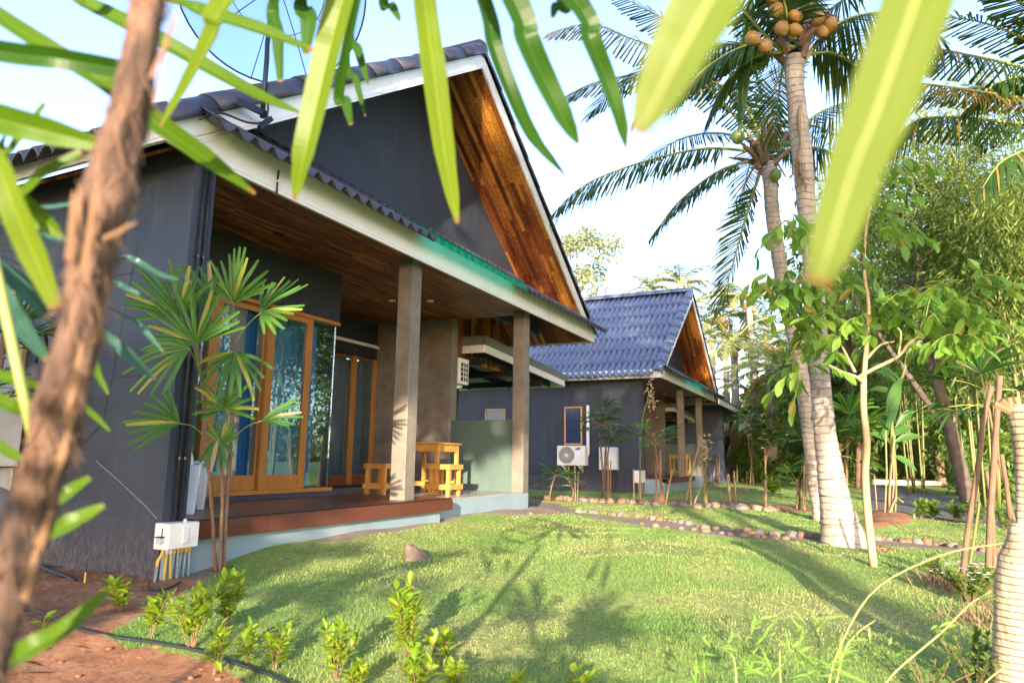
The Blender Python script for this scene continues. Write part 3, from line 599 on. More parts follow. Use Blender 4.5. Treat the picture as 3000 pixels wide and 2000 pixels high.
# third building, lower, at the end of the row
def third():
    X = 31.0; P = onX(2116, 1187, X); Q = onX(2118, 1415, X); yw = P[1]
    t = thing('bungalow', 'farthest dark bungalow at the end of the row, low grey roof sloping to the right', 'house', (X, yw, -.3), 'bungalows in a row')
    a = 3.4; s = -.16
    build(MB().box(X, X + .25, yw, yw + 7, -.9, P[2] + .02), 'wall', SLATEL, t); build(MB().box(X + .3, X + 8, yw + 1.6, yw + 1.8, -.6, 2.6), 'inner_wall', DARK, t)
    build(MB().box(X + .25, X + 8, yw, yw + 1.8, -.9, -.25), 'plinth', TEAL, t)
    for px in (2158, 2190):
        q = onY(px, 1300, yw); build(MB().box(q[0], q[0] + .3, yw, yw + .3, -.6, 3.0 - .13 * (q[0] - X)), 'pillar', CONC, t)
    r0 = onY(2103, 1166, yw - .4); r1 = onY(2232, 1238, yw - .4)
    build(MB().prism([r0, r1, r1 + [0, 0, .12], r0 + [0, 0, .12]], (0, 6, 0)), 'roof', GREYM, t); build(MB().beam(r0 + [0, -.03, -.12], r1 * .6 + r0 * .4 + [0, -.03, -.12], .05, .2), 'porch_fascia', WHITE, t)
third()
# open lean-to roofs between the houses
def lean_to(o, label):
    ox, oy = o; y0 = 5.76 + oy; y1 = 8.55 + oy; x0 = 10.78 + ox; x1 = 14.65 + ox; zA = 2.50; zB = 2.27
    t = thing('lean_to_roof', label, 'lean-to', (12.7 + ox, y0, -.4), 'lean-to roofs between the houses')
    zz = lambda x: zA + (zB - zA) * (x - x0) / (x1 - x0)
    n = 22; v = np.linspace(y0, y1, n * 6 + 1); pr = np.where((np.arange(len(v)) % 6 < 2), .03, 0.)
    build(MB().grid(np.array([np.stack([np.full_like(v, x), v, zz(x) - .03 + pr], -1) for x in (x0, x1)])), 'roof_sheet', ALU, t)
    for a_, b_, o_ in (((x0, y0, zA - .16), (x1, y0, zB - .16), (0, -1, 0)), ((x0, y1, zA - .16), (x0, y0, zA - .16), (-1, 0, 0)), ((x1, y0, zB - .17), (x1, y1, zB - .17), (1, 0, 0))): build(board(MB(), a_, b_, .14, o_), 'trim_board', WHITE, t)
    m = MB(); m.prism([(x0 - .05, y0 - .05, zA - .015), (x1 + .12, y0 - .05, zB - .03), (x1 + .12, y0 - .05, zB + .10), (x0 - .05, y0 - .05, zA + .14)], (0, .03, 0)); m.box(x0 - .05, x0 - .02, y0, y1, zA - .01, zA + .14); build(m, 'flashing', GREYM, t)
    for y_ in (y0 + .25, y0 + 1.25, y0 + 2.3): build(MB().beam((x0 + .1, y_, zA - .12), (x1 - .25, y_, zB - .12), .06, .13), 'roof_beam', BLACKM, t)
    for x_ in (x0 + .3, x0 + 1.6, x0 + 2.8): build(MB().beam((x_, y0 + .1, zz(x_) - .25), (x_, y1, zz(x_) - .25), .06, .12), 'roof_beam', BLACKM, t)
    for x_, y_ in ((12.78, 5.86), (14.1, 8.3)): build(MB().box(x_ + ox, x_ + .2 + ox, y_ + oy, y_ + .2 + oy, -.8, 2.25), 'post', mat('post_paint', (.13, .11, .085), (.10, .085, .07), 4, .7, .2, 60), t)
    build(MB().box(12.0 + ox, 12.78 + ox, 5.88 + oy, 6.1 + oy, -.8, .02), 'base_block', TEAL, t)
lean_to((0, 0), 'open lean-to with white trim and metal sheet roof behind the second pillar'); lean_to(O2, 'far lean-to with white trim seen through the porch of the second bungalow')
# ---------------------------------------------------------------- things around the houses
def text_mesh(s, name, size, m, origin, right, up, parent, ext=.001):
    cu = bpy.data.curves.new('lettering', 'FONT'); cu.body = s; cu.size = size; cu.align_x = 'CENTER'; cu.align_y = 'CENTER'; cu.extrude = ext
    ob = bpy.data.objects.new('lettering', cu); COL.objects.link(ob); dg = bpy.context.evaluated_depsgraph_get(); me = bpy.data.meshes.new_from_object(ob.evaluated_get(dg)); bpy.data.objects.remove(ob)
    o = bpy.data.objects.new(name, me); me.materials.clear(); me.materials.append(m); COL.objects.link(o); o.parent = parent
    r = nrm(right); u = nrm(up); n = np.cross(r, u); M_ = Matrix.Identity(4); org = np.asarray(origin) - OFF[parent.name]
    for i in range(3): M_[i][0], M_[i][1], M_[i][2], M_[i][3] = r[i], u[i], n[i], org[i]
    o.matrix_local = M_; OFF[o.name] = OFF[parent.name]; return o
BLUEI = mat('blue_badge', (.02, .06, .30)); WHITEI = mat('white_ink', (.85, .85, .85)); GRILL = mat('grille_grey', (.30, .29, .27)); GREYI = mat('grey_ink', (.25, .25, .26))
def outdoor_unit(label, X, y0, y1, z0, z1, mark):
    """wall unit hung on a side wall; its face looks to -X; y0 is the end nearer to the front"""
    d = .28; t = thing('air_conditioner', label, 'air conditioner', (X, (y0 + y1) / 2, z0), 'outdoor air conditioner units')
    xa = X - .06 - d; b = build(MB().box(xa, X - .06, y0, y1, z0, z1), 'casing', METALW, t, bev=.012)
    cy = y0 + (y1 - y0) * .655; cz = (z0 + z1) / 2 + .01; R_ = (z1 - z0) * .43
    build(MB().lathe([(R_ * 1.06, 0), (R_ * 1.06, .006), (R_, .008), (R_, -.03)], (xa, cy, cz), 32, (np.array([0, 1., 0]), UP, np.array([-1., 0, 0]))), 'fan_ring', METALW, b, smooth=False)
    build(MB().lathe([(R_, .002), (0, .003)], (xa, cy, cz), 32, (np.array([0, 1., 0]), UP, np.array([-1., 0, 0]))), 'fan_opening', mat('fan_dark', (.17, .165, .155)), b)
    g = MB()
    for k in range(34):
        a0 = 2 * math.pi * k / 34; pts = [(xa - .008, cy + r * math.cos(a0 + (r / R_) * 1.3), cz + r * math.sin(a0 + (r / R_) * 1.3)) for r in np.linspace(R_ * .22, R_, 7)]; g.tube(pts, .0028, 4)
    for r in (.4, .62, .84): g.tube([(xa - .009, cy + R_ * r * math.cos(a), cz + R_ * r * math.sin(a)) for a in np.linspace(0, 2 * math.pi, 33)], .0022, 4, cap=False)
    build(g, 'fan_grille', METALW, b); build(MB().lathe([(R_ * .22, .008), (R_ * .2, .016), (0, .018)], (xa, cy, cz), 20, (np.array([0, 1., 0]), UP, np.array([-1., 0, 0]))), 'fan_hub', METALW, b)
    for s in (.2, .8): yy = y0 + (y1 - y0) * s; build(MB().prism([(X, yy, z0 - .012), (X - .36, yy, z0 - .012), (X - .36, yy, z0 - .04), (X, yy, z0 - .20)], (0, .03, 0)), 'bracket', METALW, t)
    if mark:
        c = np.array([xa - .002, y0 + (y1 - y0) * .24, z1 - .085]); e = MB(); ring = [c + np.array([0, -1, .16]) * .085 * math.cos(a) + np.array([0, .1, 1]) * .034 * math.sin(a) for a in np.linspace(0, 2 * math.pi, 25)[:-1]]
        e.prism(ring, (-.003, 0, 0)); build(e, 'badge', BLUEI, b); text_mesh('SAMSUNG', 'lettering', .026, WHITEI, c + [-.005, 0, 0], (0, -1, .08), (0, 0, 1), b)
        build(MB().box(xa - .003, xa, y0 + .15, y0 + .30, cz - .02, cz + .10), 'sticker', mat('paper_white', (.86, .86, .86)), b)
        text_mesh('DIGITAL INVERTER', 'lettering', .02, GREYI, (xa - .003, y0 + .20, z0 + .07), (0, -1, 0), (0, 0, 1), b)
    return t
u2 = outdoor_unit('white outdoor air conditioner with round fan on the second bungalow wall below its window', X2, 6.80, 7.66, .31, .87, True)
P = onX(55, 1345, 3.30); u1 = outdoor_unit('white outdoor air conditioner at the left edge, on the nearest bungalow side wall', 3.54, 6.22, 7.06, .36, .92, True)
P = onX(1530, 1345, X2 + O2[0] - 3)
u3 = outdoor_unit('distant white outdoor unit beyond the second bungalow porch', 34.8, 6.6, 7.5, .2, .8, False)
build(MB().box(34.8, 35, 5.9, 9, -.9, 3.2), 'wall', SLATE, bpy.data.objects['bungalow.002'])
# white pipe cover above the unit
def duct(label, X, y, z0, z1, yj):
    t = thing('pipe_cover', label, 'pipe cover', (X, y, z0)); build(MB().box(X - .07, X - .002, y - .04, y + .04, z0, z1), 'cover', PLASTIC, t, bev=.01); build(MB().tube(spline([(X - .035, y, z0 + .005), (X - .035, y, z0 - .06), (X - .1, y + .05, z0 - .1), (X - .12, yj, z0 - .06)], 10), .018, 8), 'pipe', PLASTIC, t, smooth=True)
duct('white vertical pipe cover on the second bungalow wall beside the air conditioner', X2, onX(1724, 1300, X2)[1], onX(1724, 1330, X2)[2], 2.05, 6.80)
# grey cabinet on the wall of the second bungalow
c0 = onX(1754, 1309, X2 - .2); c1 = onX(1807, 1376, X2 - .2)
t = thing('meter_cabinet', 'pale grey metal cabinet on the second bungalow wall right of the air conditioner', 'cabinet', (X2, c1[1], c1[2]))
build(MB().box(X2 - .2, X2 - .003, c1[1], c0[1], c1[2], c0[2]), 'cabinet_body', mat('cabinet_grey', (.55, .58, .57)), t, bev=.006); d_ = build(MB().box(X2 - .212, X2 - .201, c1[1] + .02, c0[1] - .02, c1[2] + .02, c0[2] - .02), 'cabinet_door', mat('cabinet_door_grey', (.60, .63, .62)), t, bev=.004); build(MB().box(X2 - .222, X2 - .2125, c0[1] - .06, c0[1] - .04, (c0[2] + c1[2]) / 2 - .03, (c0[2] + c1[2]) / 2 + .03), 'handle', STEEL, d_)
for k, (dx, col) in enumerate(((.06, PIPEB), (.16, GREYP))): build(MB().tube(spline([(X2 - .1, c1[1] + dx, c1[2] + .01), (X2 - .06, c1[1] + dx - .02, c1[2] - .25), (X2 - .12, c1[1] + dx + .05, -.45)], 10), .014, 7), 'cable', col, t, smooth=True)
for (a, b, z, nm) in ((1871, 1889, 1378, 'small white junction box on the front edge of the second bungalow'), (2117, 2127, 1370, 'tiny white junction box on the corner of the farthest bungalow')):
    q0 = onY(a, z, 5.0 if a < 2000 else 5.2); q1 = onY(b, z + 34 if a < 2000 else z + 20, 5.0 if a < 2000 else 5.2)
    t = thing('junction_box', nm, 'junction box', q1); build(MB().box(q0[0], q1[0], q0[1] - .02, q0[1] + .12, q1[2], q0[2]), 'box_body', PLASTIC, t, bev=.006)
    for k in range(3): x_ = q0[0] + (q1[0] - q0[0]) * (.2 + .3 * k); build(MB().tube([(x_, q0[1] + .04, q1[2] + .01), (x_ + .02, q0[1] + .02, -.5)], .016, 6), 'conduit', TEALP if k else YELLOWP, t)
# indoor-side unit high on the concrete wall
t = thing('air_conditioner', 'outdoor unit with barred grille, seen edge-on above the green wall beside the concrete wall', 'air conditioner', (10.4, 6.3, 1.9), 'outdoor air conditioner units')
a = onY(1346, 1050, 6.02); b = onY(1371, 1128, 6.02); x0, x1, z0, z1 = a[0], b[0] + .02, b[2], a[2] + .02
cb_ = build(MB().box(x0, x1, 6.02, 6.75, z0, z1), 'casing', METALW, t, bev=.01); build(MB().box(x0 + .06, x1 - .05, 6.012, 6.019, z0 + .05, z1 - .08), 'grille_opening', mat('grille_dark', (.05, .055, .05)), cb_)
m = MB(); w_ = x1 - x0
for k in range(1, 3): m.box(x0 + .06 + (w_ - .11) * k / 3 - .006, x0 + .06 + (w_ - .11) * k / 3 + .006, 6.004, 6.011, z0 + .05, z1 - .08)
for k in range(1, 4): zz_ = z0 + .05 + (z1 - z0 - .13) * k / 4; m.box(x0 + .06, x1 - .05, 6.003, 6.0105, zz_ - .008, zz_ + .008)
build(m, 'grille_bars', METALW, cb_); build(MB().prism([(10.18, 6.1, z0 - .015), (x1 - .08, 6.1, z0 - .015), (x1 - .08, 6.1, z0 - .05), (10.18, 6.1, z0 - .12)], (0, .05, 0)), 'bracket', METALW, t); build(MB().box(10.172, x0 + .01, 6.3, 6.36, z0 + .1, z0 + .4), 'bracket', METALW, t)
# meter box with its pipes, at the corner of the front bungalow
t = thing('meter_box', 'white electrical box at the bungalow corner with yellow and teal conduits beneath', 'electrical box', (3.6, 4.42, -.19))
y0, y1 = 4.36, 4.497; x0, x1 = 3.485, 3.745; z0, z1 = -.188, -.008
b = build(MB().box(x0, x1, y0, y1, z0, z1), 'box_body', METALW, t, bev=.006); build(MB().box(x0 + .005, x1 - .005, y0 - .012, y0 - .001, z0 + .005, z1 - .004), 'box_lid', METALW, b, bev=.004); build(MB().box(x0 + .105, x0 + .165, y0 - .024, y0 - .0125, z0 + .035, z1 - .035), 'cover_plate', METALW, b, bev=.006)
build(MB().box(x1 - .1, x1 - .085, y0 + .03, y0 + .045, z1, z1 + .022), 'hook', METALW, b); m = MB().box(x0 - .004, x0 - .001, y0 + .05, y0 + .058, z1 - .09, z1 - .035)
build(m, 'latch_slot', BLACKM, b); build(MB().box(x0 - .035, x0 - .002, y0 + .03, y0 + .075, z0 + .045, z0 + .085), 'padlock', mat('clear_grey', (.5, .52, .53)), b, bev=.004); build(MB().box(x0 - .04, x0 - .002, y0 + .025, y0 + .08, z0 + .0855, z0 + .093), 'padlock_hood', BLACKM, b)
gz = float(H(3.6, 4.4))
for k in range(8):
    xk = x0 + .018 + k * .031; yk = y0 + .05; col = YELLOWP if k in (1, 2) else TEALP; lean = (-.03 if k == 0 else .012 * ((k * 7) % 5 - 2)); zc = z0 - .045
    if k == 0: build(MB().tube(spline([(xk, yk, z0 + .003), (xk - .012, yk, z0 - .04), (xk - .035, yk, z0 - .07), (xk - .038, yk, z0 - .11)], 9), .0115, 8), 'conduit', YELLOWP, t, smooth=True); build(MB().tube([(xk - .038, yk, z0 - .105), (xk - .05, yk, gz - .08)], .0105, 8), 'conduit', TEALP, t, smooth=True)
    else:
        build(MB().tube([(xk, yk, z0 - .01), (xk + lean, yk + .006, gz - .08)], .0095, 8), 'conduit', col, t, smooth=True); build(MB().tube([(xk, yk, z0 + .002), (xk, yk, z0 - .035)], .0125, 8), 'conduit_collar', YELLOWP if k > 2 else METALW, t, smooth=True)
for k, xk in enumerate((3.623, 3.672)):
    p = thing('wall_conduit', ('left', 'right')[k] + ' one of two grey vertical conduits on the bungalow corner above the white box', 'conduit', (xk, 4.48, -.01), 'pair of vertical conduits')
    build(MB().tube([(xk, 4.478, -.012), (xk, 4.478, 2.72)], .0135, 10), 'pipe', GREYP, p, smooth=True)
    for z in (.45, 1.22, 2.0): build(MB().tube([(xk, 4.478, z - .01), (xk, 4.478, z + .01)], .018, 10).box(xk - .024, xk + .024, 4.49, 4.499, z - .008, z + .008), 'clip', STEEL, p)
# cables tied to the fascia
t = thing('cable', 'short black cable hanging across the white porch fascia', 'cable', (4.3, 4.38, 3.)); q = [onY(817, 500, 4.37), onY(813, 530, 4.36), onY(811, 567, 4.37)]; build(MB().tube(spline(q, 6), .009, 6), 'cable_run', PIPEB, t, smooth=True); build(MB().box(q[1][0] - .012, q[1][0] + .012, 4.345, 4.36, q[1][2] - .01, q[1][2] + .004), 'cable_tie', WHITEI, t)
# mesh satellite dish on a mast over the barge board
t = thing('satellite_dish', 'big round mesh satellite dish on a dark mast above the near roof edge', 'satellite dish', onY(768, 345, 4.25))
base = onY(768, 345, 4.27); hub = at(795, 38, 6.15); c = at(806, -40, 6.35); toC = nrm(CAM - c)
ax_n = nrm(toC + .12 * RGT + .1 * UP); a1 = nrm(np.cross(UP, ax_n)); a2 = np.cross(ax_n, a1); RR = 270 * 6.35 / FPX
build(MB().tube([base, base + [0, 0, .55], at(783, 130, 6.05), hub], .021, 10), 'mast', STEEL, t, smooth=True)
bowl = MB(); rows = []
for r in np.linspace(.06, 1, 9): rows.append([c + RR * r * (math.cos(k * math.pi / 18) * a1 + math.sin(k * math.pi / 18) * a2) + ax_n * (-.24 * r * r + .2) for k in range(37)])
dm = build(bowl.grid(np.array(rows)), 'mesh_bowl', DISHM, t, smooth=True)
build(MB().tube([c + RR * (math.cos(k * math.pi / 24) * a1 + math.sin(k * math.pi / 24) * a2) + ax_n * -.04 for k in range(49)], .009, 6, cap=False), 'rim', STEEL, t, smooth=True)
m = MB()
for k in range(10):
    u_ = math.cos(k * math.pi / 5 + .2) * a1 + math.sin(k * math.pi / 5 + .2) * a2; m.tube([c + RR * r * u_ + ax_n * (-.24 * r * r + .215) for r in np.linspace(.04, 1, 6)], .0045, 5)
m.tube([c + RR * .5 * (math.cos(k * math.pi / 18) * a1 + math.sin(k * math.pi / 18) * a2) + ax_n * .155 for k in range(37)], .004, 5, cap=False)
build(m, 'rib_frame', STEEL, t); build(MB().lathe([(.0, .05), (.09, .05), (.1, 0), (.08, -.06), (0, -.06)], c + ax_n * .24, 14, (a1, a2, ax_n)), 'hub', STEEL, t)
build(MB().tube([c + ax_n * .22, hub], .035, 8), 'mount', STEEL, t); build(MB().beam(base + [-.28, 0, .02], base + [.05, 0, .05], .03, .05).beam(base + [-.02, .0, -.1], base + [.1, 0, .04], .03, .04), 'wall_bracket', STEEL, t)
build(MB().tube(spline([base + [0, -.03, .3], base + [.02, -.03, 0], base + [-.15, -.02, -.12], base + [-.42, .0, -.16], base + [-.6, 0, -.3]], 18), .009, 6), 'coax_cable', PIPEB, t, smooth=True)
# ---------------------------------------------------------------- porch furniture
def stool(x, y, rot, label, z=-.03):
    t = thing('wooden_stool', label, 'stool', (x, y, z), 'wooden stools on the porch'); c_, s_ = math.cos(rot), math.sin(rot); A = np.array([c_, s_, 0]); B_ = np.array([-s_, c_, 0]); c = np.array([x, y, z]); w2 = .165; hh = .42
    build(MB().obox(c + [0, 0, hh - .035], (A, B_, UP), (w2 + .02, w2 + .02, .035)), 'seat', ORANGEW, t, bev=.004)
    for i in (-1, 1):
        for j in (-1, 1): build(MB().obox(c + A * i * (w2 - .025) + B_ * j * (w2 - .025) + [0, 0, (hh - .072) / 2], (A, B_, UP), (.024, .024, (hh - .072) / 2)), 'leg', ORANGEW, t, bev=.003)
    for i in (-1, 1):
        build(MB().obox(c + A * i * (w2 + .012) + [0, 0, .115], (A, B_, UP), (.011, w2 + .022, .035)), 'stretcher', ORANGEW, t, bev=.003); build(MB().obox(c + B_ * i * (w2 + .0115) + [0, 0, .115], (A, B_, UP), (w2 + .0005, .011, .035)), 'stretcher', ORANGEW, t, bev=.003)
def table(x, y, rot, label, z=-.03):
    t = thing('wooden_table', label, 'table', (x, y, z)); c_, s_ = math.cos(rot), math.sin(rot); A = np.array([c_, s_, 0]); B_ = np.array([-s_, c_, 0]); c = np.array([x, y, z]); a, b, hh = .30, .30, .72
    build(MB().obox(c + [0, 0, hh - .012], (A, B_, UP), (a + .03, b + .03, .012)), 'tabletop', ORANGEW, t, bev=.003)
    for i in (-1, 1):
        for j in (-1, 1): build(MB().obox(c + A * i * (a - .025) + B_ * j * (b - .025) + [0, 0, (hh - .025) / 2], (A, B_, UP), (.025, .025, (hh - .025) / 2)), 'leg', ORANGEW, t, bev=.003)
        build(MB().obox(c + A * i * (a - .012) + [0, 0, hh - .075], (A, B_, UP), (.011, b - .051, .05)), 'apron', ORANGEW, t); build(MB().obox(c + B_ * i * (b - .012) + [0, 0, hh - .075], (A, B_, UP), (a - .051, .011, .05)), 'apron', ORANGEW, t)
        build(MB().obox(c + A * i * (a - .025) + [0, 0, .15], (A, B_, UP), (.016, b - .05, .03)), 'stretcher', ORANGEW, t)
    build(MB().lathe([(.012, 0), (.018, .012), (.016, .022), (0, .026)], c - B_ * (b - .002) + A * .02 + [0, 0, hh - .075], 12, (A, UP, -B_)), 'knob', ORANGEW, t)
table(8.62, 5.45, 0.02, 'square honey coloured wooden table behind the front pillar on the porch')
stool(8.42, 5.08, .0, 'honey wooden stool in front of the porch table, to its right of the pillar'); stool(8.02, 5.85, .0, 'honey wooden stool half hidden left of the front pillar'); stool(9.15, 5.65, .05, 'honey wooden stool behind the table, only its legs showing')
for dx, lab in ((O2[0], 'far wooden table on the second bungalow porch'),): table(8.3 + dx, 5.2, .0, lab, -.03)
def chair():
    z = 0; t = thing('plastic_chair', 'white plastic armchair on the deck beside the bungalow corner', 'chair', (4.35, 5.15, 0)); q0 = onY(546, 1500, 5.02)
    X0, X1 = 3.98, 4.50; Y0, Y1 = 4.98, 5.46
    build(MB().grid(np.array([[(x, y, .40 - .02 * math.sin(math.pi * (y - Y0) / (Y1 - Y0))) for x in np.linspace(X0 + .06, X1 - .02, 6)] for y in np.linspace(Y0 + .03, Y1 - .03, 6)])), 'seat', PLASTIC, t, smooth=True, solid=.015)
    # back leans towards the wall (-X)
    rows = []
    for s in np.linspace(0, 1, 8):
        w_ = (Y1 - Y0) / 2 * (1 - .12 * s - .45 * max(0, s - .75) ** 1.2 * 2); cx = X0 + .06 - .16 * s
        rows.append([(cx + .05 * (abs(k) / 3) ** 2, (Y0 + Y1) / 2 + w_ * k / 3, .38 + .46 * s) for k in (-3, -2, -1, 0, 1, 2, 3)])
    rows = np.array(rows); bk = MB(); idx = lambda a, b_: a * 7 + b_; F = [(idx(i, j), idx(i, j + 1), idx(i + 1, j + 1), idx(i + 1, j)) for i in range(7) for j in range(6) if not (1 <= i <= 5 and j in (1, 3, 4) )]
    build(bk.add(rows.reshape(-1, 3), F), 'backrest', PLASTIC, t, smooth=True, solid=.014)
    for y in (Y0, Y1):
        arm = [(X0 + .02, .62), (X0 + .1, .645), (X0 + .3, .645), (X0 + .47, .62), (X0 + .52, .56)]
        p = np.array([(x, y, zz) for x, zz in spline(np.array(arm), 14)]); rows = [[q + [0, -.05, -.03], q + [0, -.055, .006], q + [0, 0, .016], q + [0, .055, .006], q + [0, .05, -.03]] for q in p]
        build(MB().grid(np.array(rows)), 'armrest', PLASTIC, t, smooth=True, solid=.008)
    for y in (Y0, Y1):
        for x, top, dxl in ((X0 + .05, .62, -.06), (X0 + .48, .60, .06)):
            V = [(x + dxl * (1 - s) + i * (.03 + .028 * s), y + j * (.04 + .03 * s), top * s) for s in (0, 1) for i, j in ((-1, -1), (1, -1), (1, 1), (-1, 1))]; build(MB().add(V, [(3, 2, 1, 0), (4, 5, 6, 7), (0, 1, 5, 4), (1, 2, 6, 5), (2, 3, 7, 6), (3, 0, 4, 7)]), 'leg', PLASTIC, t, bev=.01)
    t.location = (4.25, 5.17, 0); t.rotation_euler = (0, 0, R(42)); t.scale = (1., .72, .64)
chair()
# ---------------------------------------------------------------- stones, stakes, stump, hose
def stone_mesh(seed, m):
    r = random.Random(seed); mb = MB(); V = []; n, k = 9, 7; s = (r.uniform(.8, 1.25), r.uniform(.75, 1.1), r.uniform(.6, .85)); ph = [r.uniform(0, 6.3) for _ in range(6)]
    for i in range(k + 1):
        th = math.pi * i / k; 
        for j in range(n):
            a = 2 * math.pi * j / n; d = np.array([math.sin(th) * math.cos(a), math.sin(th) * math.sin(a), math.cos(th)]); f = 1 + .13 * math.sin(2.3 * d[0] * 2 + ph[0]) * math.cos(2 * d[1] + ph[1]) + .10 * math.sin(3.4 * d[2] + ph[2] + 2 * d[0]); d = np.sign(d) * np.abs(d) ** .85
            V.append(d * f * s)
    mb.add(V, [(i * n + j, (i + 1) * n + j, (i + 1) * n + (j + 1) % n, i * n + (j + 1) % n) for i in range(k) for j in range(n)])
    o = build(mb, 'river_stone', m, smooth=True); me = o.data; bpy.data.objects.remove(o); return me
ROCKS = [mat('river_stone_tan', (.25, .17, .10), (.15, .11, .075), 5, .85, .6, 26, dirt=((.10, .075, .05), 7, .7)), mat('river_stone_buff', (.30, .23, .15), (.19, .14, .10), 5, .85, .6, 26, dirt=((.12, .09, .06), 7, .7)), mat('river_stone_grey', (.21, .19, .17), (.13, .12, .11), 5, .85, .6, 26, dirt=((.10, .09, .06), 7, .7)), mat('river_stone_rust', (.23, .13, .07), (.15, .10, .065), 5, .85, .6, 26, dirt=((.09, .06, .04), 7, .7))]
SM = [stone_mesh(k, ROCKS[k % 4]) for k in range(12)]
def stone(p, r, label, group):
    o = bpy.data.objects.new('river_stone', random.choice(SM)); COL.objects.link(o); o.location = (p[0], p[1], p[2] + r * .18); o.scale = (r,) * 3; o.rotation_euler = (random.uniform(-.3, .3), random.uniform(-.3, .3), random.uniform(0, 6.28)); tag(o, label, 'stone', group)
def stone_row(pts, n, r0, r1, label, group, jit=.05, skip=()):
    p = spline(np.array([pxg(a, b) for a, b in pts]), n)
    for k, q in enumerate(p): x, y = q[0] + random.uniform(-jit, jit), q[1] + random.uniform(-jit, jit); stone(G(x, y), random.uniform(r0, r1), label, group)
stone_row([(1690, 1500), (1790, 1507), (1900, 1520), (2030, 1540), (2200, 1562), (2330, 1570), (2410, 1580)], 38, .045, .078, 'rounded tan stone in the border crossing the lawn left of the coconut trunk', 'stones edging the lawn, left of the trunk')
stone_row([(1880, 1535), (2050, 1555), (2200, 1572), (2300, 1580)], 14, .035, .06, 'small pale stone in the second row of the lawn border', 'small stones of the lawn border', .04)
stone_row([(2575, 1580), (2660, 1588), (2760, 1598), (2860, 1610), (2960, 1622), (3040, 1632)], 24, .042, .07, 'rounded stone in the border to the right of the thin sapling', 'stones edging the lawn, right of the trunk', .03)
stone_row([(1575, 1460), (1700, 1467), (1850, 1474), (2000, 1482), (2140, 1488), (2290, 1498)], 40, .06, .11, 'stone edging the planted bed along the second bungalow', 'stones of the bed by the second bungalow', .12)
stone_row([(2030, 1420), (2120, 1432), (2220, 1438)], 12, .06, .1, 'far stone edging the bed of the farthest bungalow', 'stones of the farthest bed', .1)
stone_row([(1480, 1518), (1560, 1513), (1640, 1506)], 9, .02, .035, 'small pebble at the gravel end beside the lawn', 'pebbles at the gravel end', .05)
def stake(px, py, top, r=.018, lean=0., label=None):
    p = pxg(px, py); d = float((MC @ (p - CAM))[2]); hgt = (py - top) * d / FPX
    o = build(MB().tube([p - [0, 0, .05], p + RGT * lean * hgt * .5 + [0, 0, hgt * .5], p + RGT * lean * hgt + [0, 0, hgt]], [r, r * .92, r * .85], 7), 'bamboo_stake', STAKE, smooth=True)
    return tag(o, label or 'bamboo stake standing in the bed before the second bungalow', 'stake', 'bamboo stakes in the bed')
for a in ((1686, 1468, 1362, .03, -.02), (1691, 1468, 1380, .02, .05), (1780, 1466, 1338, .02, .02), (1784, 1466, 1336, .02, -.01), (1788, 1466, 1350, .02, .02), (1858, 1474, 1375, .03, -.01), (1876, 1474, 1255, .03, .01), (1924, 1476, 1350, .03, 0), (1938, 1476, 1320, .03, .0), (1948, 1478, 1375, .03, .25), (2004, 1478, 1275, .04, .28), (2024, 1478, 1390, .03, .0), (2030, 1478, 1430, .03, .5), (2068, 1482, 1330, .03, -.05), (2113, 1474, 1438, .03, -.02), (2140, 1482, 1390, .06, -.04), (2156, 1480, 1392, .04, -.02), (2244, 1488, 1406, .05, .03), (2105, 1414, 1335, .05, -.06), (2108, 1416, 1330, .04, .02), (2090, 1416, 1368, .05, .1), (2155, 1418, 1380, .05, -.1), (2160, 1418, 1362, .04, .02), (2188, 1416, 1380, .05, .05), (2215, 1416, 1330, .05, .0), (2570, 1505, 1390, .02, .0), (2680, 1526, 1505, .03, -.02)): stake(*a[:3], r=a[3] * .62, lean=a[4])
b0 = pxg(1222, 1638); t = MB(); rr = random.Random(5); ring = []
for r_, z_, dx in ((.15, -.04, .01), (.135, .02, .0), (.118, .075, -.02), (.095, .115, -.03), (.05, .128, -.035), (.0, .13, -.035)): ring.append([b0 + RGT * (dx + r_ * .8 * math.cos(a) * (1 + .05 * math.sin(3 * a + 1) + .035 * math.sin(7 * a))) + FWD * r_ * math.sin(a) * .7 + UP * (.85 * z_ - .045 * math.cos(a) * (z_ > .05) * r_ / .118 + .008 * math.sin(5 * a)) for a in np.linspace(0, 2 * math.pi, 25)])
tag(build(t.grid(np.array(ring)), 'tree_stump', STUMPM, smooth=True), 'low weathered tree stump sticking out of the lawn before the deck', 'stump')
hp = [pxg(*q) + [0, 0, .014] for q in ((-60, 1760), (80, 1790), (160, 1820), (215, 1845), (300, 1868), (420, 1885), (540, 1905), (620, 1925), (700, 1955), (790, 1985), (880, 2030))]
tag(build(MB().tube(spline(hp, 60), .0075, 8), 'hose', PIPEB, smooth=True), 'black irrigation hose along the edge of red soil and lawn', 'hose')
hp = [pxg(*q) + [0, 0, .012] for q in ((110, 1660), (150, 1678), (190, 1692), (220, 1706))]
tag(build(MB().tube(spline(hp, 14), .016, 8), 'hose_end', PIPEB, smooth=True), 'short grey pipe end lying on the soil near the side wall', 'pipe')
hp = [pxg(*q) + [0, 0, .008] for q in ((440, 1706), (432, 1722), (450, 1732), (490, 1726), (530, 1706))]
tag(build(MB().tube(spline(hp, 16), .007, 6), 'cable', PIPEB, smooth=True), 'thin black cable loop on the soil under the white box', 'cable')
p = pxg(248, 1706); t = thing('ground_spike', 'yellow and black thin cable end standing up from the soil', 'cable', p); build(MB().tube([p, p + [0, 0, .07]], .006, 6), 'yellow_sleeve', YELLOWP, t); build(MB().tube([p + [0, 0, .06], p + RGT * .004 + [0, 0, .13]], .004, 6), 'cable_run', PIPEB, t)
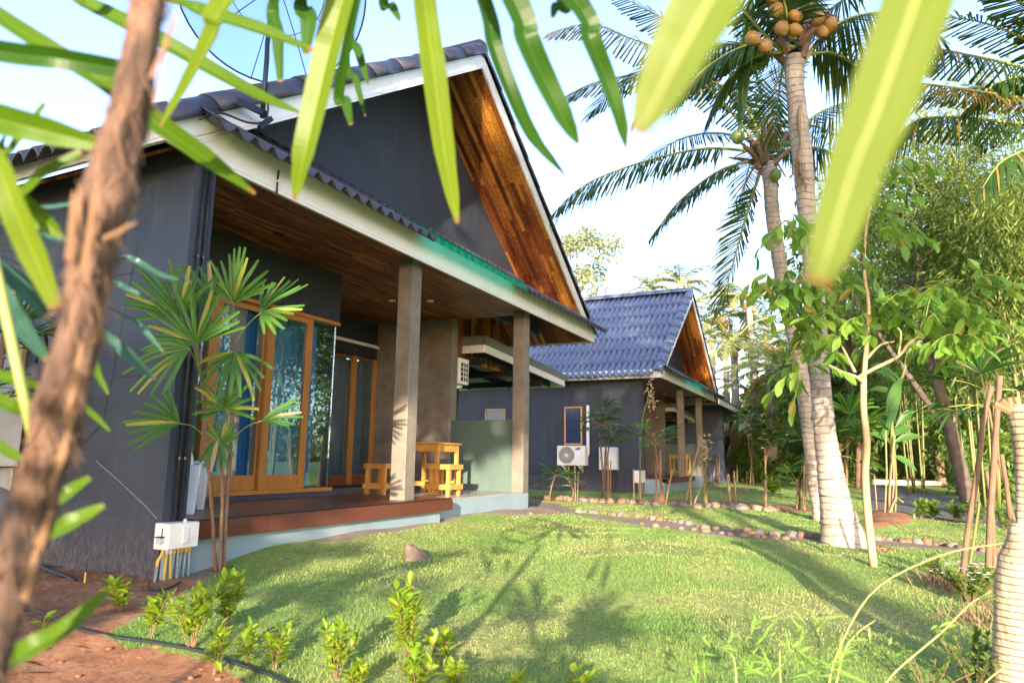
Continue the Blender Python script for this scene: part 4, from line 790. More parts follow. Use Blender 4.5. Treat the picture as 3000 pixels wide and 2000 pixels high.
# clods on the soil
CL = [mat('red_clod', (.34, .14, .06), (.25, .11, .06), 5, .9, .5, 40)]; CM = [stone_mesh(40 + k, CL[0]) for k in range(5)]
for a, b, r in ((460, 1895, .035), (320, 1900, .022), (640, 1990, .03), (560, 1985, .025), (230, 1980, .02), (350, 1720, .02), (420, 1700, .018), (300, 1740, .016), (500, 1680, .02), (180, 1940, .02), (700, 1995, .02), (280, 1690, .02), (130, 1900, .016), (590, 1960, .016), (410, 1925, .015), (255, 1760, .02)):
    p = pxg(a, b); o = bpy.data.objects.new('soil_clod', random.choice(CM)); COL.objects.link(o); r *= .7; o.location = (p[0], p[1], p[2] + r * .1); o.scale = (r * random.uniform(.8, 1.4), r, r * random.uniform(.5, .8)); o.rotation_euler = (0, 0, random.uniform(0, 6)); tag(o, 'crumbly red clod of earth on the bare soil at lower left', 'clod', 'clods of red earth')
# white rail, posts, far small roof
t = thing('white_beam', 'long low white rail beyond the asphalt drive', 'rail', pxg(2650, 1422)); a = at(2558, 1413, 29); b = at(2756, 1420, 29); build(MB().beam(a, b, .15, .26), 'beam', mat('sunlit_white', (.8, .78, .72)), t)
for s in (.1, .5, .9): q = a + (b - a) * s; build(MB().box(q[0] - .06, q[0] + .06, q[1] - .06, q[1] + .06, float(H(q[0], q[1])) - .1, q[2] - .13), 'leg', METALW, t)
for px, top, d in ((2320, 1370, 42), (2477, 1380, 30), (2240, 1372, 50)):
    q = at(px, 1395, d); o = thing('fence_post', {2320: 'white fence post left of the coconut trunks', 2477: 'white fence post right behind the thick coconut trunk', 2240: 'small white fence post far behind the bed'}[px], 'post', (q[0], q[1], float(H(q[0], q[1]))), 'white fence posts'); z = float(H(q[0], q[1])); tp = at(px, top, d)[2]
    build(MB().box(q[0] - .08, q[0] + .08, q[1] - .08, q[1] + .08, z - .2, tp), 'post_shaft', WHITE, o); build(MB().box(q[0] - .1, q[0] + .1, q[1] - .1, q[1] + .1, tp, tp + .06), 'post_cap', WHITE, o)
t = thing('roofed_shelter', 'distant shelter with a pale blue sheet roof between the palms', 'shelter', at(2230, 1380, 52)); a = at(2190, 1275, 52); b = at(2262, 1262, 50)
A_ = at(2195, 1260, 52); B2 = at(2265, 1260, 50); n_ = np.array([0, 4., .9]); build(MB().add([A_ + [0, 0, -.35], B2 + [0, 0, -.35], B2 + n_ * .5 + [0, 0, .1], A_ + n_ * .5 + [0, 0, .1]], [(0, 1, 2, 3)]), 'roof', mat('pale_sheet', (.45, .55, .62), (.38, .48, .56), 2, .4), t, solid=.05)
for q in (A_, B2): build(MB().box(q[0] - .07, q[0] + .07, q[1] - .07 + .3, q[1] + .07 + .3, -.8, q[2] - .2), 'post', WHITE, t)
# ---------------------------------------------------------------- vegetation
def leaflets(mb, c, d, wax, L, W, droop, a=None):
    c = np.asarray(c, float); N_ = len(c); L = np.broadcast_to(L, (N_,))[:, None]; W = np.broadcast_to(W, (N_,))[:, None]; droop = np.asarray(droop)
    d = d / np.linalg.norm(d, axis=1, keepdims=True); wax = wax - d * (wax * d).sum(1, keepdims=True); wax = wax / (np.linalg.norm(wax, axis=1, keepdims=True) + 1e-9)
    m = c + d * L * .5 + droop * .2; t = c + d * L * .97 + droop
    V = np.stack([c - wax * W * .3, c + wax * W * .3, m - wax * W * .5, m + wax * W * .5, t], 1).reshape(-1, 3); b = np.arange(N_)[:, None] * 5
    mb.add(V, b + [0, 1, 3, 2], 0. if a is None else np.repeat(a, 5)); mb.F.append(b + [2, 3, 4])
def frond(parent, pts, leaflen, n=62, hang=.55, wid=.034, rm=None, lm=None, r0=.028, start=.14, up=None, fold=.25, name='frond'):
    P = spline(pts, 44); T = np.gradient(P, axis=0); T /= np.linalg.norm(T, axis=1, keepdims=True); up = UP if up is None else nrm(up)
    fr = build(MB().tube(P[::2], np.linspace(r0, r0 * .16, 22), 6), name, rm or PETI, parent, smooth=True)
    mb = MB()
    for s in (-1, 1):
        t = np.linspace(start, .995, n) + rng.uniform(-.004, .004, n); i = np.clip(t * 43, 0, 42.99); k = i.astype(int); u = (i - k)[:, None]; c = P[k] * (1 - u) + P[k + 1] * u; tt = T[k]
        S = np.cross(tt, np.broadcast_to(up, tt.shape)); S /= np.linalg.norm(S, axis=1, keepdims=True) + 1e-9; Nn = np.cross(S, tt)
        prof = np.interp(t, [start, .3, .6, .85, 1], [.45, .9, 1, .75, .35]); ang = np.interp(t, [0, .5, 1], [.35, .6, 1.25]) + rng.normal(0, .05, n)
        d = S * s * np.cos(ang)[:, None] + tt * np.sin(ang)[:, None] + Nn * fold - UP * (hang * (.7 + .3 * rng.random(n)))[:, None] + rng.normal(0, .05, (n, 3))
        L = leaflen * prof * rng.uniform(.88, 1.08, n); ok = rng.random(n) > .03
        leaflets(mb, c[ok], d[ok], tt[ok], L[ok], wid * np.interp(t[ok], [0, .5, 1], [1, 1, .6]), -UP * (L[ok] * hang * .38)[:, None] + rng.normal(0, .02, (ok.sum(), 3)))
    build(mb, 'leaflets', lm or COCOL, fr); return fr
def auto_frond(parent, C, az, el, length, droop, **k):
    q = [C]; n = 9
    for i in range(n):
        e = el - droop * ((i + .5) / n) ** 1.15; q.append(q[-1] + (length / n) * np.array([math.cos(az) * math.cos(e), math.sin(az) * math.cos(e), math.sin(e)]))
    return frond(parent, np.array(q), **k)
def nut(parent, p, r, m):
    ax_ = nrm(rng.normal(0, .35, 3) + [0, 0, 1]); e1 = nrm(np.cross(ax_, [1, .3, 0])); e2 = np.cross(ax_, e1)
    return build(MB().lathe([(r * .12, -r * 1.18), (r * .55, -r * .95), (r * .88, -r * .5), (r, 0), (r * .9, r * .5), (r * .6, r * .88), (r * .2, r * 1.02), (0, r * 1.02)], p, 14, (e1, e2, ax_)), 'coconut', m, parent, smooth=True)
def palm_trunk(parent, pts, rads, m=COCOB, flare=True, n=60):
    P = spline(pts, n); rr = np.interp(np.linspace(0, 1, n), np.linspace(0, 1, len(rads)), rads); rr = rr * (1 + .022 * np.sin(np.arange(n) * 2.1) + .012 * rng.normal(size=n))
    return build(MB().tube(P, rr, 18), 'trunk', m, parent, smooth=True)
def pxd(pts, d0, d1): return np.array([at(x, y, d0 + (d1 - d0) * k / (len(pts) - 1)) for k, (x, y) in enumerate(pts)])
def crown_boots(parent, C, r, n, seed):
    m = MB(); q = random.Random(seed)
    for k in range(n):
        a = q.uniform(0, 6.28); e = q.uniform(.5, 1.3); d = np.array([math.cos(a) * math.cos(e), math.sin(a) * math.cos(e), math.sin(e)]); p = C + np.array([math.cos(a), math.sin(a), 0]) * r * .6 + UP * q.uniform(-.35, .1)
        m.tube([p, p + d * q.uniform(.2, .4), p + d * q.uniform(.4, .6) + [0, 0, -.05]], [.05, .035, .012], 6)
    return build(m, 'leaf_bases', STEMB, parent)
# --- coconut palm in front (thick trunk, ripe nuts)
B1 = pxg(2478, 1597); d0 = float((MC @ (B1 - CAM))[2]); D1 = d0 + .9
p1 = thing('coconut_palm', 'tall coconut palm with thick pale trunk and ripe orange coconuts', 'palm tree', B1, 'coconut palms')
px1 = [(2480, 1620), (2462, 1540), (2444, 1450), (2430, 1360), (2417, 1270), (2405, 1136), (2390, 900), (2378, 750), (2364, 620), (2352, 470), (2340, 370), (2330, 260), (2326, 170)]
dd = np.linspace(d0, D1, len(px1)); pts = [at(x, y, d) for (x, y), d in zip(px1, dd)]
wpx = [150, 108, 82, 70, 62, 56, 54, 53, 52, 56, 56, 50, 60]
palm_trunk(p1, pts, [w * d / FPX / 2 for w, d in zip(wpx, dd)], n=90)
m = MB()
for py, sl in ((1335, 0), (1400, .1), (1455, -.06), (1530, .08)):
    i = np.interp(py, [q[1] for q in px1][::-1], np.arange(len(px1))[::-1]); k = int(i); c = pts[k] + (pts[min(k + 1, 12)] - pts[k]) * (i - k); r = np.interp(i, np.arange(13), [w * d / FPX / 2 for w, d in zip(wpx, dd)]) + .006
    m.tube([c + r * (RGT * math.cos(a) + FWD * math.sin(a)) + UP * sl * r * math.cos(a) for a in np.linspace(0, 2 * math.pi, 25)], .003, 4, cap=False)
build(m, 'wire', PIPEB, p1)
c = at(2412, 1222, (d0 + D1) / 2 - .25); build(MB().tube([at(2378, 1228, 8.2), at(2382, 1215, 8.0), at(2410, 1230, 7.95), at(2436, 1225, 8.2)], .012, 6), 'strap', STEMB, p1)
C1 = at(2325, 140, D1); crown_boots(p1, C1, .16, 14, 3)
for g, ln, kw in [
    ([(2300, 160), (2230, 90), (2150, 0), (2050, -90), (1950, -120)], .62, {}), ([(2200, -60), (2197, 60), (2186, 180), (2170, 330)], .45, dict(hang=2.2, wid=.03, lm=RHAPL)),
    ([(2350, 190), (2410, 107), (2500, 50), (2640, 40), (2760, 110)], .8, dict(hang=1.0)), ([(2345, 150), (2400, 60), (2470, 0), (2560, -60)], .7, {}),
    ([(2310, 130), (2200, 130), (2080, 190), (1980, 290)], .7, dict(hang=.9)), ([(2330, 120), (2340, -20), (2380, -150)], .7, {}), ([(2320, 120), (2290, -20), (2240, -160)], .7, {}), ([(2350, 160), (2450, 160), (2540, 230), (2590, 340)], .7, dict(hang=.9)),
    ([(2300, 150), (2210, 170), (2120, 250), (2070, 360)], .6, dict(hang=1.1))]:
    frond(p1, pxd(g, D1, D1 + random.uniform(-.7, .7)), ln, **kw)
for k in range(4): auto_frond(p1, C1, R(26 + k * 33 - 50), .75 - .2 * (k % 2), 3.2, 1.1, leaflen=.75)
for x, y in ((2272, 30), (2330, 46), (2290, 84), (2328, 88), (2397, 56), (2432, 72), (2205, 114), (2242, 137), (2412, 92), (2262, -10)): nut(p1, at(x, y, D1 - .28 + random.uniform(-.05, .1)), random.uniform(18, 23) * D1 / FPX, HUSK)
m = MB()
for k in range(26): a = at(2330 + random.uniform(-90, 110), 40 + random.uniform(-30, 60), D1 - .2); m.tube(spline([C1 + [0, 0, .1], (C1 + a) / 2 + [0, 0, .12], a], 6), .006, 4)
build(m, 'fruit_stalks', STEMB, p1)
m = MB(); frn = [(2345, 310), (2340, 360), (2345, 420), (2335, 470)]; q = pxd(frn, D1 - .3, D1 - .35); m.tube(spline(q, 8), [.022] * 4 + [.012] * 4, 6)
for k in range(22): m.tube([q[-1] + rng.normal(0, .02, 3), q[-1] + np.array([0, 0, -.12]) + rng.normal(0, .06, 3), q[-1] + np.array([0, 0, -.28]) + rng.normal(0, .07, 3)], .004, 4)
build(m, 'dry_spathe', DRYL, p1)
# --- coconut palm behind it, leaning
B2 = pxg(2400, 1525); d2 = float((MC @ (B2 - CAM))[2]); D2 = d2 + .8
p2 = thing('coconut_palm', 'slender leaning coconut palm behind the thick one, one green nut', 'palm tree', B2, 'coconut palms')
px2 = [(2408, 1540), (2400, 1480), (2385, 1400), (2373, 1280), (2352, 1130), (2330, 1000), (2300, 868), (2265, 640), (2257, 540), (2248, 480)]
dd2 = np.linspace(d2, D2, len(px2)); palm_trunk(p2, [at(x, y, d) for (x, y), d in zip(px2, dd2)], [w * d / FPX / 2 for w, d in zip([50, 42, 40, 42, 42, 42, 39, 41, 40, 44], dd2)], n=80)
C2 = at(2243, 440, D2); crown_boots(p2, C2, .2, 22, 8)
for g, ln, kw in [
    ([(2196, 443), (2078, 435), (1951, 456), (1807, 500), (1700, 550), (1620, 625)], .82, dict(hang=1.2)), ([(2200, 470), (2100, 505), (1990, 590), (1910, 690)], .7, dict(hang=.9)),
    ([(2228, 500), (2190, 620), (2150, 760), (2108, 915)], .75, dict(hang=.15)), ([(2255, 520), (2250, 380), (2275, 240), (2340, 130)], .8, {}), ([(2225, 440), (2160, 350), (2040, 230), (1900, 215), (1750, 240), (1650, 285)], .85, dict(hang=.8, lm=COCOL)),
    ([(2230, 420), (2130, 270), (1990, 170), (1840, 110), (1730, 70), (1610, 95)], .85, dict(hang=.9, lm=COCOY)), ([(2235, 420), (2140, 220), (2030, 110), (1930, 50), (1800, -20)], .85, dict(hang=.7)),
    ([(2255, 450), (2330, 380), (2420, 320), (2500, 300), (2570, 340)], .75, dict(hang=1.0)), ([(2235, 430), (2180, 300), (2080, 240), (1960, 270), (1860, 350)], .7, dict(hang=1.0)), ([(2260, 460), (2350, 430), (2440, 450), (2500, 540)], .6, dict(hang=1.0)), ([(2240, 430), (2230, 280), (2180, 120), (2080, 0)], .8, {})]:
    frond(p2, pxd(g, D2, D2 + random.uniform(-.8, .8)), ln, **kw)
for k in range(3): auto_frond(p2, C2, R(10 + k * 45 - 40), .8 - .25 * (k % 2), 3.3, 1.2, leaflen=.75)
nut(p2, at(2162, 400, D2 - .3), .115, HUSKG); nut(p2, at(2272, 512, D2 - .25), .1, HUSKG); nut(p2, at(2262, 500, D2 + .25), .1, HUSKG)
for k in range(5): a = at(2243 + (-70, -40, 40, 60, -90)[k], 500 + (60, 90, 50, 20, -40)[k], D2 - .2); build(MB().tube(spline([C2 + [0, 0, -.1], (C2 + a) / 2 + [0, 0, .05], a], 6), [.03, .03, .025, .02, .015, .01], 5), 'dry_stalk', STEMB, p2)
# --- palm outside the right edge whose fronds reach in
B3 = at(3330, 1500, 9.); B3[2] = -.5; C3 = at(3250, 330, 9.0); p3 = thing('coconut_palm', 'coconut palm whose dark fronds reach in from the right edge', 'palm tree', B3, 'coconut palms')
palm_trunk(p3, [B3, (B3 * .5 + C3 * .5) + RGT * .1, C3], [.2, .14, .13])
for g, ln, kw in [([(3200, 280), (3000, 200), (2830, 160), (2720, 140), (2640, 150)], .72, dict(hang=1.1)), ([(3200, 350), (3000, 362), (2830, 345), (2690, 350), (2610, 420)], .68, dict(hang=1.2)), ([(3200, 300), (3020, 290), (2880, 270), (2700, 245), (2640, 255)], .5, dict(hang=1., lm=COCOY)),
                  ([(3200, 260), (3090, 100), (2980, 0), (2880, -60)], .8, dict(hang=.5)), ([(3230, 260), (3150, 60), (3060, -80), (2980, -160)], .8, dict(hang=.5)), ([(3200, 360), (3060, 420), (2940, 470), (2870, 560)], .6, dict(hang=.9)), ([(3200, 300), (3050, 230), (2930, 240), (2820, 330)], .6, dict(hang=1.1))]:
    frond(p3, pxd(g, 9., 9. + random.uniform(-.8, .4)), ln, **kw)
for k in range(5): auto_frond(p3, C3, R(20 + k * 55), .8, 3.3, 1.2, leaflen=.75)
# --- cut palm stump at the right edge
t = thing('palm_stump', 'ringed cut palm trunk standing at the right edge of the lawn', 'tree trunk', at(3010, 2100, 2.6))
lx = [(2000, 2915), (1850, 2922), (1724, 2922), (1644, 2934), (1590, 2957), (1545, 2966), (1535, 2984), (1400, 2981), (1300, 2975), (1200, 2956), (1183, 2958)]
wid_ = [120, 116, 112, 104, 94, 86, 74, 72, 72, 76, 72]; ds = 2.6
P = [at(x + w / 2, y, ds) for (y, x), w in zip(lx, wid_)]; P = [at(2975, 2120, ds)] + P; rr = [w * ds / FPX / 2 for w in [126] + wid_]
build(MB().tube(P, rr, 20), 'trunk', RINGB, t, smooth=True)
m = MB()
for k in range(9): a = P[-1] + RGT * random.uniform(-.05, .05); m.tube([a - [0, 0, .03], a + RGT * random.uniform(-.06, .02) + [0, 0, random.uniform(-.02, .03)]], .012, 5)
build(m, 'frayed_top', DRYL, t)
# --- far sunlit palms
def far_palm(label, x, ytop, ybase, d, cr, seed, n=14):
    random.seed(seed); C = at(x, ytop, d); B = at(x + random.uniform(-25, 25), ybase, d); B[2] = float(H(B[0], B[1])) - .2
    t = thing('coconut_palm', label, 'palm tree', B, 'sunlit palms far behind the bungalows'); palm_trunk(t, [B, B * .5 + C * .5 + RGT * .2, C], [.25, .2, .17], n=24)
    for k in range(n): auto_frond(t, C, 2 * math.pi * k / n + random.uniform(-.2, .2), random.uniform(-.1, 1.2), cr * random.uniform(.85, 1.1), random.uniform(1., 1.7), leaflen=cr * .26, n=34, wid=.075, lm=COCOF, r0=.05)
    for k in range(6): nut(t, C + rng.normal(0, .25, 3) - [0, 0, .3], .16, HUSK)
far_palm('sunlit far palm with yellow nuts, right beside the second bungalow gable', 2150, 1010, 1400, 34, 3.6, 1); far_palm('tall far palm with a red brown trunk above the second bungalow roof line', 2192, 880, 1400, 40, 3.6, 2)
far_palm('far palm crown just showing over the blue roof ridge', 1995, 835, 1390, 48, 3.0, 3, 11); far_palm('small far palm top left of the blue ridge end', 1905, 850, 1390, 60, 3., 4, 10); far_palm('far palm between the gable and the leaning trunk', 2245, 1010, 1400, 46, 3.6, 5)
far_palm('far palm directly left of the leaning coconut trunk', 2300, 1090, 1400, 38, 3.4, 6); far_palm('low young palm with upright fronds near the pale shelter', 2255, 1240, 1395, 30, 2.6, 7, 11); far_palm('far palm with drooping fronds behind the leaning trunk', 2255, 1085, 1400, 30, 3.0, 8, 9); far_palm('pale far palm behind the gable tip', 2085, 985, 1395, 52, 3.4, 9, 11)
far_palm('slim far palm just right of the second bungalow gable tip', 2118, 930, 1395, 42, 3.4, 10, 12); far_palm('bushy low far palm behind the bed stakes', 2200, 1150, 1395, 40, 2.8, 11, 12); far_palm('far palm right behind the leaning trunk', 2330, 960, 1395, 52, 3.8, 12, 12)
random.seed(21)
# ---------------------------------------------------------------- trees with leaf clouds
def leaf_cloud(parent, name, centers, radii, n, L, W, m, droop=.4, up=.3, seed=0, par_a=None):
    g = np.random.default_rng(seed); k = len(centers); idx = g.integers(0, k, n); u = g.normal(size=(n, 3)); u /= np.linalg.norm(u, axis=1, keepdims=True); r = g.random(n) ** .45
    c = np.asarray(centers)[idx] + u * (r[:, None] * np.asarray(radii)[idx])
    d = u * .6 + g.normal(0, .6, (n, 3)); d[:, 2] -= droop; nn = g.normal(0, .6, (n, 3)); nn[:, 2] += 1
    mb = MB(); mb.leaves(c, d, nn, g.uniform(.7, 1.25, n) * L, g.uniform(.75, 1.2, n) * W); return build(mb, name, m, parent)
def tree(label, base, h, crown, n, L, W, m, trunk_r=.12, lean=(0, 0), clusters=16, seed=1, bark=None, name='tree', group=None, cat='tree', droop=.4, limbs=7, cr=.42):
    """crown = (z low, z high, half width); clusters of leaves spread through the crown with gaps between"""
    g = random.Random(seed); base = np.asarray(base, float); t = thing(name, label, cat, base, group); zl, zh, hw = crown; top = base + np.array([lean[0], lean[1], zl + (zh - zl) * .55])
    P = spline([base - [0, 0, .2], base * .5 + top * .5 + np.array([g.uniform(-.1, .1), g.uniform(-.1, .1), 0]) * h * .2, top], 14); tr = build(MB().tube(P, np.linspace(trunk_r, trunk_r * .35, 14), 10), 'trunk', bark or STEMB, t, smooth=True)
    cs, rs = [], []
    for k in range(clusters):
        a = g.uniform(0, 6.28); zz = g.random(); z = zl + (zh - zl) * zz; w_ = hw * (1 - abs(zz - .42) ** 2 * 2.2) * math.sqrt(g.uniform(.05, 1)); c = base + np.array([lean[0] + w_ * math.cos(a), lean[1] + w_ * math.sin(a), z]); cs.append(c); r = hw * cr * g.uniform(.6, 1.15); rs.append((r, r, r * .8))
    for k in range(min(limbs, clusters)):
        i = g.randint(4, 12); build(MB().tube(spline([P[i], P[i] * .5 + cs[k] * .5 + [0, 0, .1 * hw * .3], cs[k]], 8), np.linspace(trunk_r * .5, trunk_r * .1, 8), 6), 'branch', bark or STEMB, t, smooth=True)
    leaf_cloud(t, 'crown', cs, np.array(rs), n, L, W, m, droop, seed=seed); return t
def pg(x, d): p = at(x, 1420, d); p[2] = float(H(p[0], p[1])); return p
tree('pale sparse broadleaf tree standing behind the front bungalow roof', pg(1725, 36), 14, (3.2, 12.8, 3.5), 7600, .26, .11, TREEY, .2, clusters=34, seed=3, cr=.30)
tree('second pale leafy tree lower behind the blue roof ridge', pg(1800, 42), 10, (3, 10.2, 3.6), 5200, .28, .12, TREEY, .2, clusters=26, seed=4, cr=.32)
# background wood on the right, each tree its own
BT = [(2420, 30, 5.5, 2.2, BACKL, 'dark bushy tree far behind the two coconut trunks'), (2520, 26, 8, 2.8, BACKL, 'dark green tree behind the thin sapling'), (2620, 36, 9, 3.4, BUSHL, 'leafy tree far beyond the asphalt drive'), (2760, 30, 8.5, 3., BACKL, 'dark spreading tree beyond the white rail'), (2890, 26, 9, 3.2, BUSHL, 'green tree behind the bamboo at right'), (3020, 22, 8.5, 3., BACKL, 'dark tree beyond the right edge trunk'), (2350, 44, 8, 3, BUSHL, 'hazy green tree behind the leaning coconut trunk'), (2690, 48, 11, 4.5, TREEY, 'pale sunlit tree at the back of the drive'), (2480, 50, 10, 4, TREEY, 'pale far tree between the trunk and the sapling'), (2850, 46, 12, 5, BACKL, 'tall far dark tree behind the bamboo clump'), (3350, 30, 12, 4.5, TREEL, 'tall tree out to the right beyond the lawn'), (3700, 26, 12, 4.5, TREEL, 'second tall tree out to the right beyond the lawn'), (4200, 20, 11, 4.5, TREEL, 'third tall tree out to the right beyond the lawn'), (5200, 16, 11, 4.5, TREEL, 'fourth tall tree out to the right beyond the lawn'), (3120, 34, 11, 4.5, BACKL, 'tall far tree at the right edge')]
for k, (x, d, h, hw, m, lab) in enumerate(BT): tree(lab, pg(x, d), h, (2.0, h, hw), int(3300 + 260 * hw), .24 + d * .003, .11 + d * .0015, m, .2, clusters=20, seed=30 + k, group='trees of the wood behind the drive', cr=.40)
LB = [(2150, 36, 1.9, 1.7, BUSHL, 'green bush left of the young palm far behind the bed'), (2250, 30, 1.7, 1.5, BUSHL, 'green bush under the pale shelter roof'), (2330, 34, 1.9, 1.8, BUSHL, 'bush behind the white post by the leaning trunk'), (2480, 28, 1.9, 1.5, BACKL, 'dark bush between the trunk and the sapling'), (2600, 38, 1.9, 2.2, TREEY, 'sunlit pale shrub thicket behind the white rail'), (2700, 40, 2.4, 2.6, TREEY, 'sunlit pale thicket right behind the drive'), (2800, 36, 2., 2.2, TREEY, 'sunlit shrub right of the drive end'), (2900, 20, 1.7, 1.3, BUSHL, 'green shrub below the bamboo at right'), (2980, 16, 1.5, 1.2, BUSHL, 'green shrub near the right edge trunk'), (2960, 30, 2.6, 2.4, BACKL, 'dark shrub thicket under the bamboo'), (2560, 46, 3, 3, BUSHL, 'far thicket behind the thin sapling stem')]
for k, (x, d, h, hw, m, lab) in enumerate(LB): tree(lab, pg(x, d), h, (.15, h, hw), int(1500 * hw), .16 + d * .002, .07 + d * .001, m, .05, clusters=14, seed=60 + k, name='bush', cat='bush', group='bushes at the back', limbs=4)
wood = MB(); g = np.random.default_rng(77); n = 26000; a = g.uniform(R(-48), R(9), n); rr = g.uniform(62, 95, n); x = rr * np.cos(a + R(25.8) * 0); y = rr * np.sin(a); hh = (4.2 + 2. * np.sin(a * 23) + 1.2 * np.sin(a * 57 + 1)) * g.random(n) ** .7
wood.leaves(np.stack([x, y, H(x, y) + hh], -1), g.normal(0, 1, (n, 3)), g.normal(0, .6, (n, 3)) + [0, 0, 1.], g.uniform(.5, 1., n), g.uniform(.25, .5, n)); tag(build(wood, 'far_wood', TREEY), 'far wood closing the view behind the garden', 'wood', kind='stuff')
def bamboo(label, base, n, h, spread, leaves, seed, m=BAMBL, L=.2, W=.026, r=.035, toward=(0, 0)):
    g = np.random.default_rng(seed); t = thing('bamboo_clump', label, 'bamboo', base, 'bamboo clumps at right'); C, D, Nn = [], [], []
    for k in range(n):
        a = g.uniform(0, 6.28); out = np.array([math.cos(a), math.sin(a), 0]) * spread * g.uniform(.25, 1) + np.array([*toward, 0]) * g.uniform(.3, 1.); hh = h * g.uniform(.7, 1.1); b = base + np.array([math.cos(a), math.sin(a), 0]) * .35 * g.uniform(.2, 1)
        P = spline([b - [0, 0, .1], b + out * .12 + [0, 0, hh * .5], b + out * .5 + [0, 0, hh * .85], b + out * 1.0 + [0, 0, hh * .93], b + out * 1.35 + [0, 0, hh * .82]], 24)
        if k < 9: build(MB().tube(P, np.linspace(r * .75, .006, 24), 6), 'culm', BAMB, t, smooth=True)
        nl = leaves // n; i = g.uniform(5, 22.9, nl); kk = i.astype(int); c = P[kk] + (P[kk + 1] - P[kk]) * (i - kk)[:, None]; br = g.normal(0, 1, (nl, 3)); br[:, 2] *= .5; c = c + br * (g.random(nl) ** .6 * .75)[:, None]; C.append(c); d = br * .5 + g.normal(0, .5, (nl, 3)); d[:, 2] -= .7; D.append(d); Nn.append(g.normal(0, .5, (nl, 3)) + [0, 0, .6])
    mb = MB(); C = np.concatenate(C); nn = len(C); mb.leaves(C, np.concatenate(D), np.concatenate(Nn), g.uniform(.6, 1.2, nn) * L, g.uniform(.8, 1.2, nn) * W, fold=.1, mid=.4); build(mb, 'foliage', m, t); return t
bamboo('big feathery bamboo clump arching over the right of the garden', pg(2870, 15), 26, 8.2, 3.0, 26000, 1, L=.24, W=.034); bamboo('feathery bamboo clump farther back behind the drive', pg(2690, 21), 22, 9., 3.4, 20000, 2, L=.28, W=.04); bamboo('near bamboo clump cut by the right edge', pg(3080, 12), 22, 7.6, 2.8, 20000, 3, L=.22, W=.03); bamboo('far yellow bamboo clump left of the others', pg(2540, 34), 14, 8.2, 3., 12000, 4, L=.36, W=.05)
# dark leaning trunk and thin stems by the drive
tree('dark leaning tree with rough double trunk beside the drive', pxg(2850, 1500), 5, (2.6, 6.5, 2.4), 3000, .2, .07, TREEL, .15, lean=(-.1, .9), clusters=14, seed=91, bark=mat('dark_bark', (.07, .05, .04), (.12, .10, .08), 6, .9, .6, 30))
def stem(label, pts, d, r, name='bare_stem', m=STEMB):
    P = spline(pxd(pts, d, d), 16); t = build(MB().tube(P, np.linspace(r, r * .8, 16), 8), name, m, smooth=True); tag(t, label, 'stem', 'thin bare stems by the right edge'); return t
stem('brown bare cane rising by the right edge, left of a pair', [(2820, 1690), (2835, 1560), (2868, 1350), (2880, 1240), (2905, 1130)], 5.2, .022); stem('brown bare cane with frayed top near the right edge trunk', [(2895, 1700), (2900, 1540), (2912, 1350), (2920, 1230), (2930, 1100)], 5.0, .024); stem('thin dark cane behind the flower bush', [(2915, 1690), (2912, 1600), (2908, 1500), (2890, 1380)], 5.6, .016); stem('green thin cane left of the brown canes', [(2840, 1660), (2856, 1560), (2870, 1470)], 5.4, .012, m=BAMB); stem('short cane stub beside the right edge trunk', [(2960, 1520), (2950, 1430), (2940, 1370), (2935, 1330)], 4.6, .016)
# sapling with large leaves
sb = pxg(2560, 1660); ds = float((MC @ (sb - CAM))[2]); t = thing('sapling', 'thin pale sapling with big glossy drooping leaves in the lawn', 'young tree', sb)
def branch(pts, r0, r1, dz=(0, 0), name='branch'): return build(MB().tube(spline([at(x, y, ds + dz[0] + (dz[1] - dz[0]) * k / (len(pts) - 1)) for k, (x, y) in enumerate(pts)], 16), np.linspace(r0, r1, 16), 10), name, SAPB, t, smooth=True)
branch([(2562, 1672), (2548, 1560), (2538, 1450), (2535, 1380), (2540, 1290), (2530, 1200), (2530, 1110)], .034, .026, name='trunk'); branch([(2528, 1120), (2510, 1105), (2470, 1090), (2430, 1070)], .018, .008, (0, -.2)); branch([(2530, 1120), (2536, 1040), (2545, 900), (2532, 800), (2535, 700), (2548, 610)], .022, .009); branch([(2515, 1105), (2560, 1080), (2630, 1045), (2660, 1010), (2690, 985)], .018, .008, (0, -.25)); branch([(2505, 1090), (2480, 1040), (2460, 1000)], .014, .006, (0, .2)); branch([(2540, 1050), (2580, 1010), (2620, 1000)], .012, .006, (0, .2)); branch([(2632, 1045), (2640, 980), (2630, 960)], .008, .005, (-.2, -.2)); branch([(2535, 780), (2480, 740), (2440, 720)], .008, .004)
def compound(groups, n, L, W, m, seed, dz=.3, sprig=True):
    g = np.random.default_rng(seed); c, d, nn, tw = [], [], [], MB()
    for (x, y, sx, sy, k) in groups:
        for _ in range(k):
            b = at(x + g.normal(0, sx), y + g.normal(0, sy), ds + g.normal(0, dz)); dirn = nrm(g.normal(0, 1, 3) * [1, 1, .3] + [0, 0, -.15]); q = spline([b, b + dirn * .14 + [0, 0, .02], b + dirn * .28 - [0, 0, .06]], 6); tw.tube(q, .003, 4)
            for i in range(n): p = q[min(5, 1 + i * 5 // n)]; sd_ = np.cross(dirn, UP) * (1 if i % 2 else -1); c.append(p); d.append(sd_ * .7 + dirn * .5 + [0, 0, -.65 + g.normal(0, .2)] + g.normal(0, .15, 3)); nn.append(np.array([0, 0, 1.]) + g.normal(0, .45, 3))
    N_ = len(c); mb = MB(); oval_leaves(mb, np.array(c), np.array(d), np.array(nn), g.uniform(.75, 1.2, N_) * L, g.uniform(.8, 1.15, N_) * W); build(mb, 'crown', m, t); build(tw, 'twigs', PETI, t)
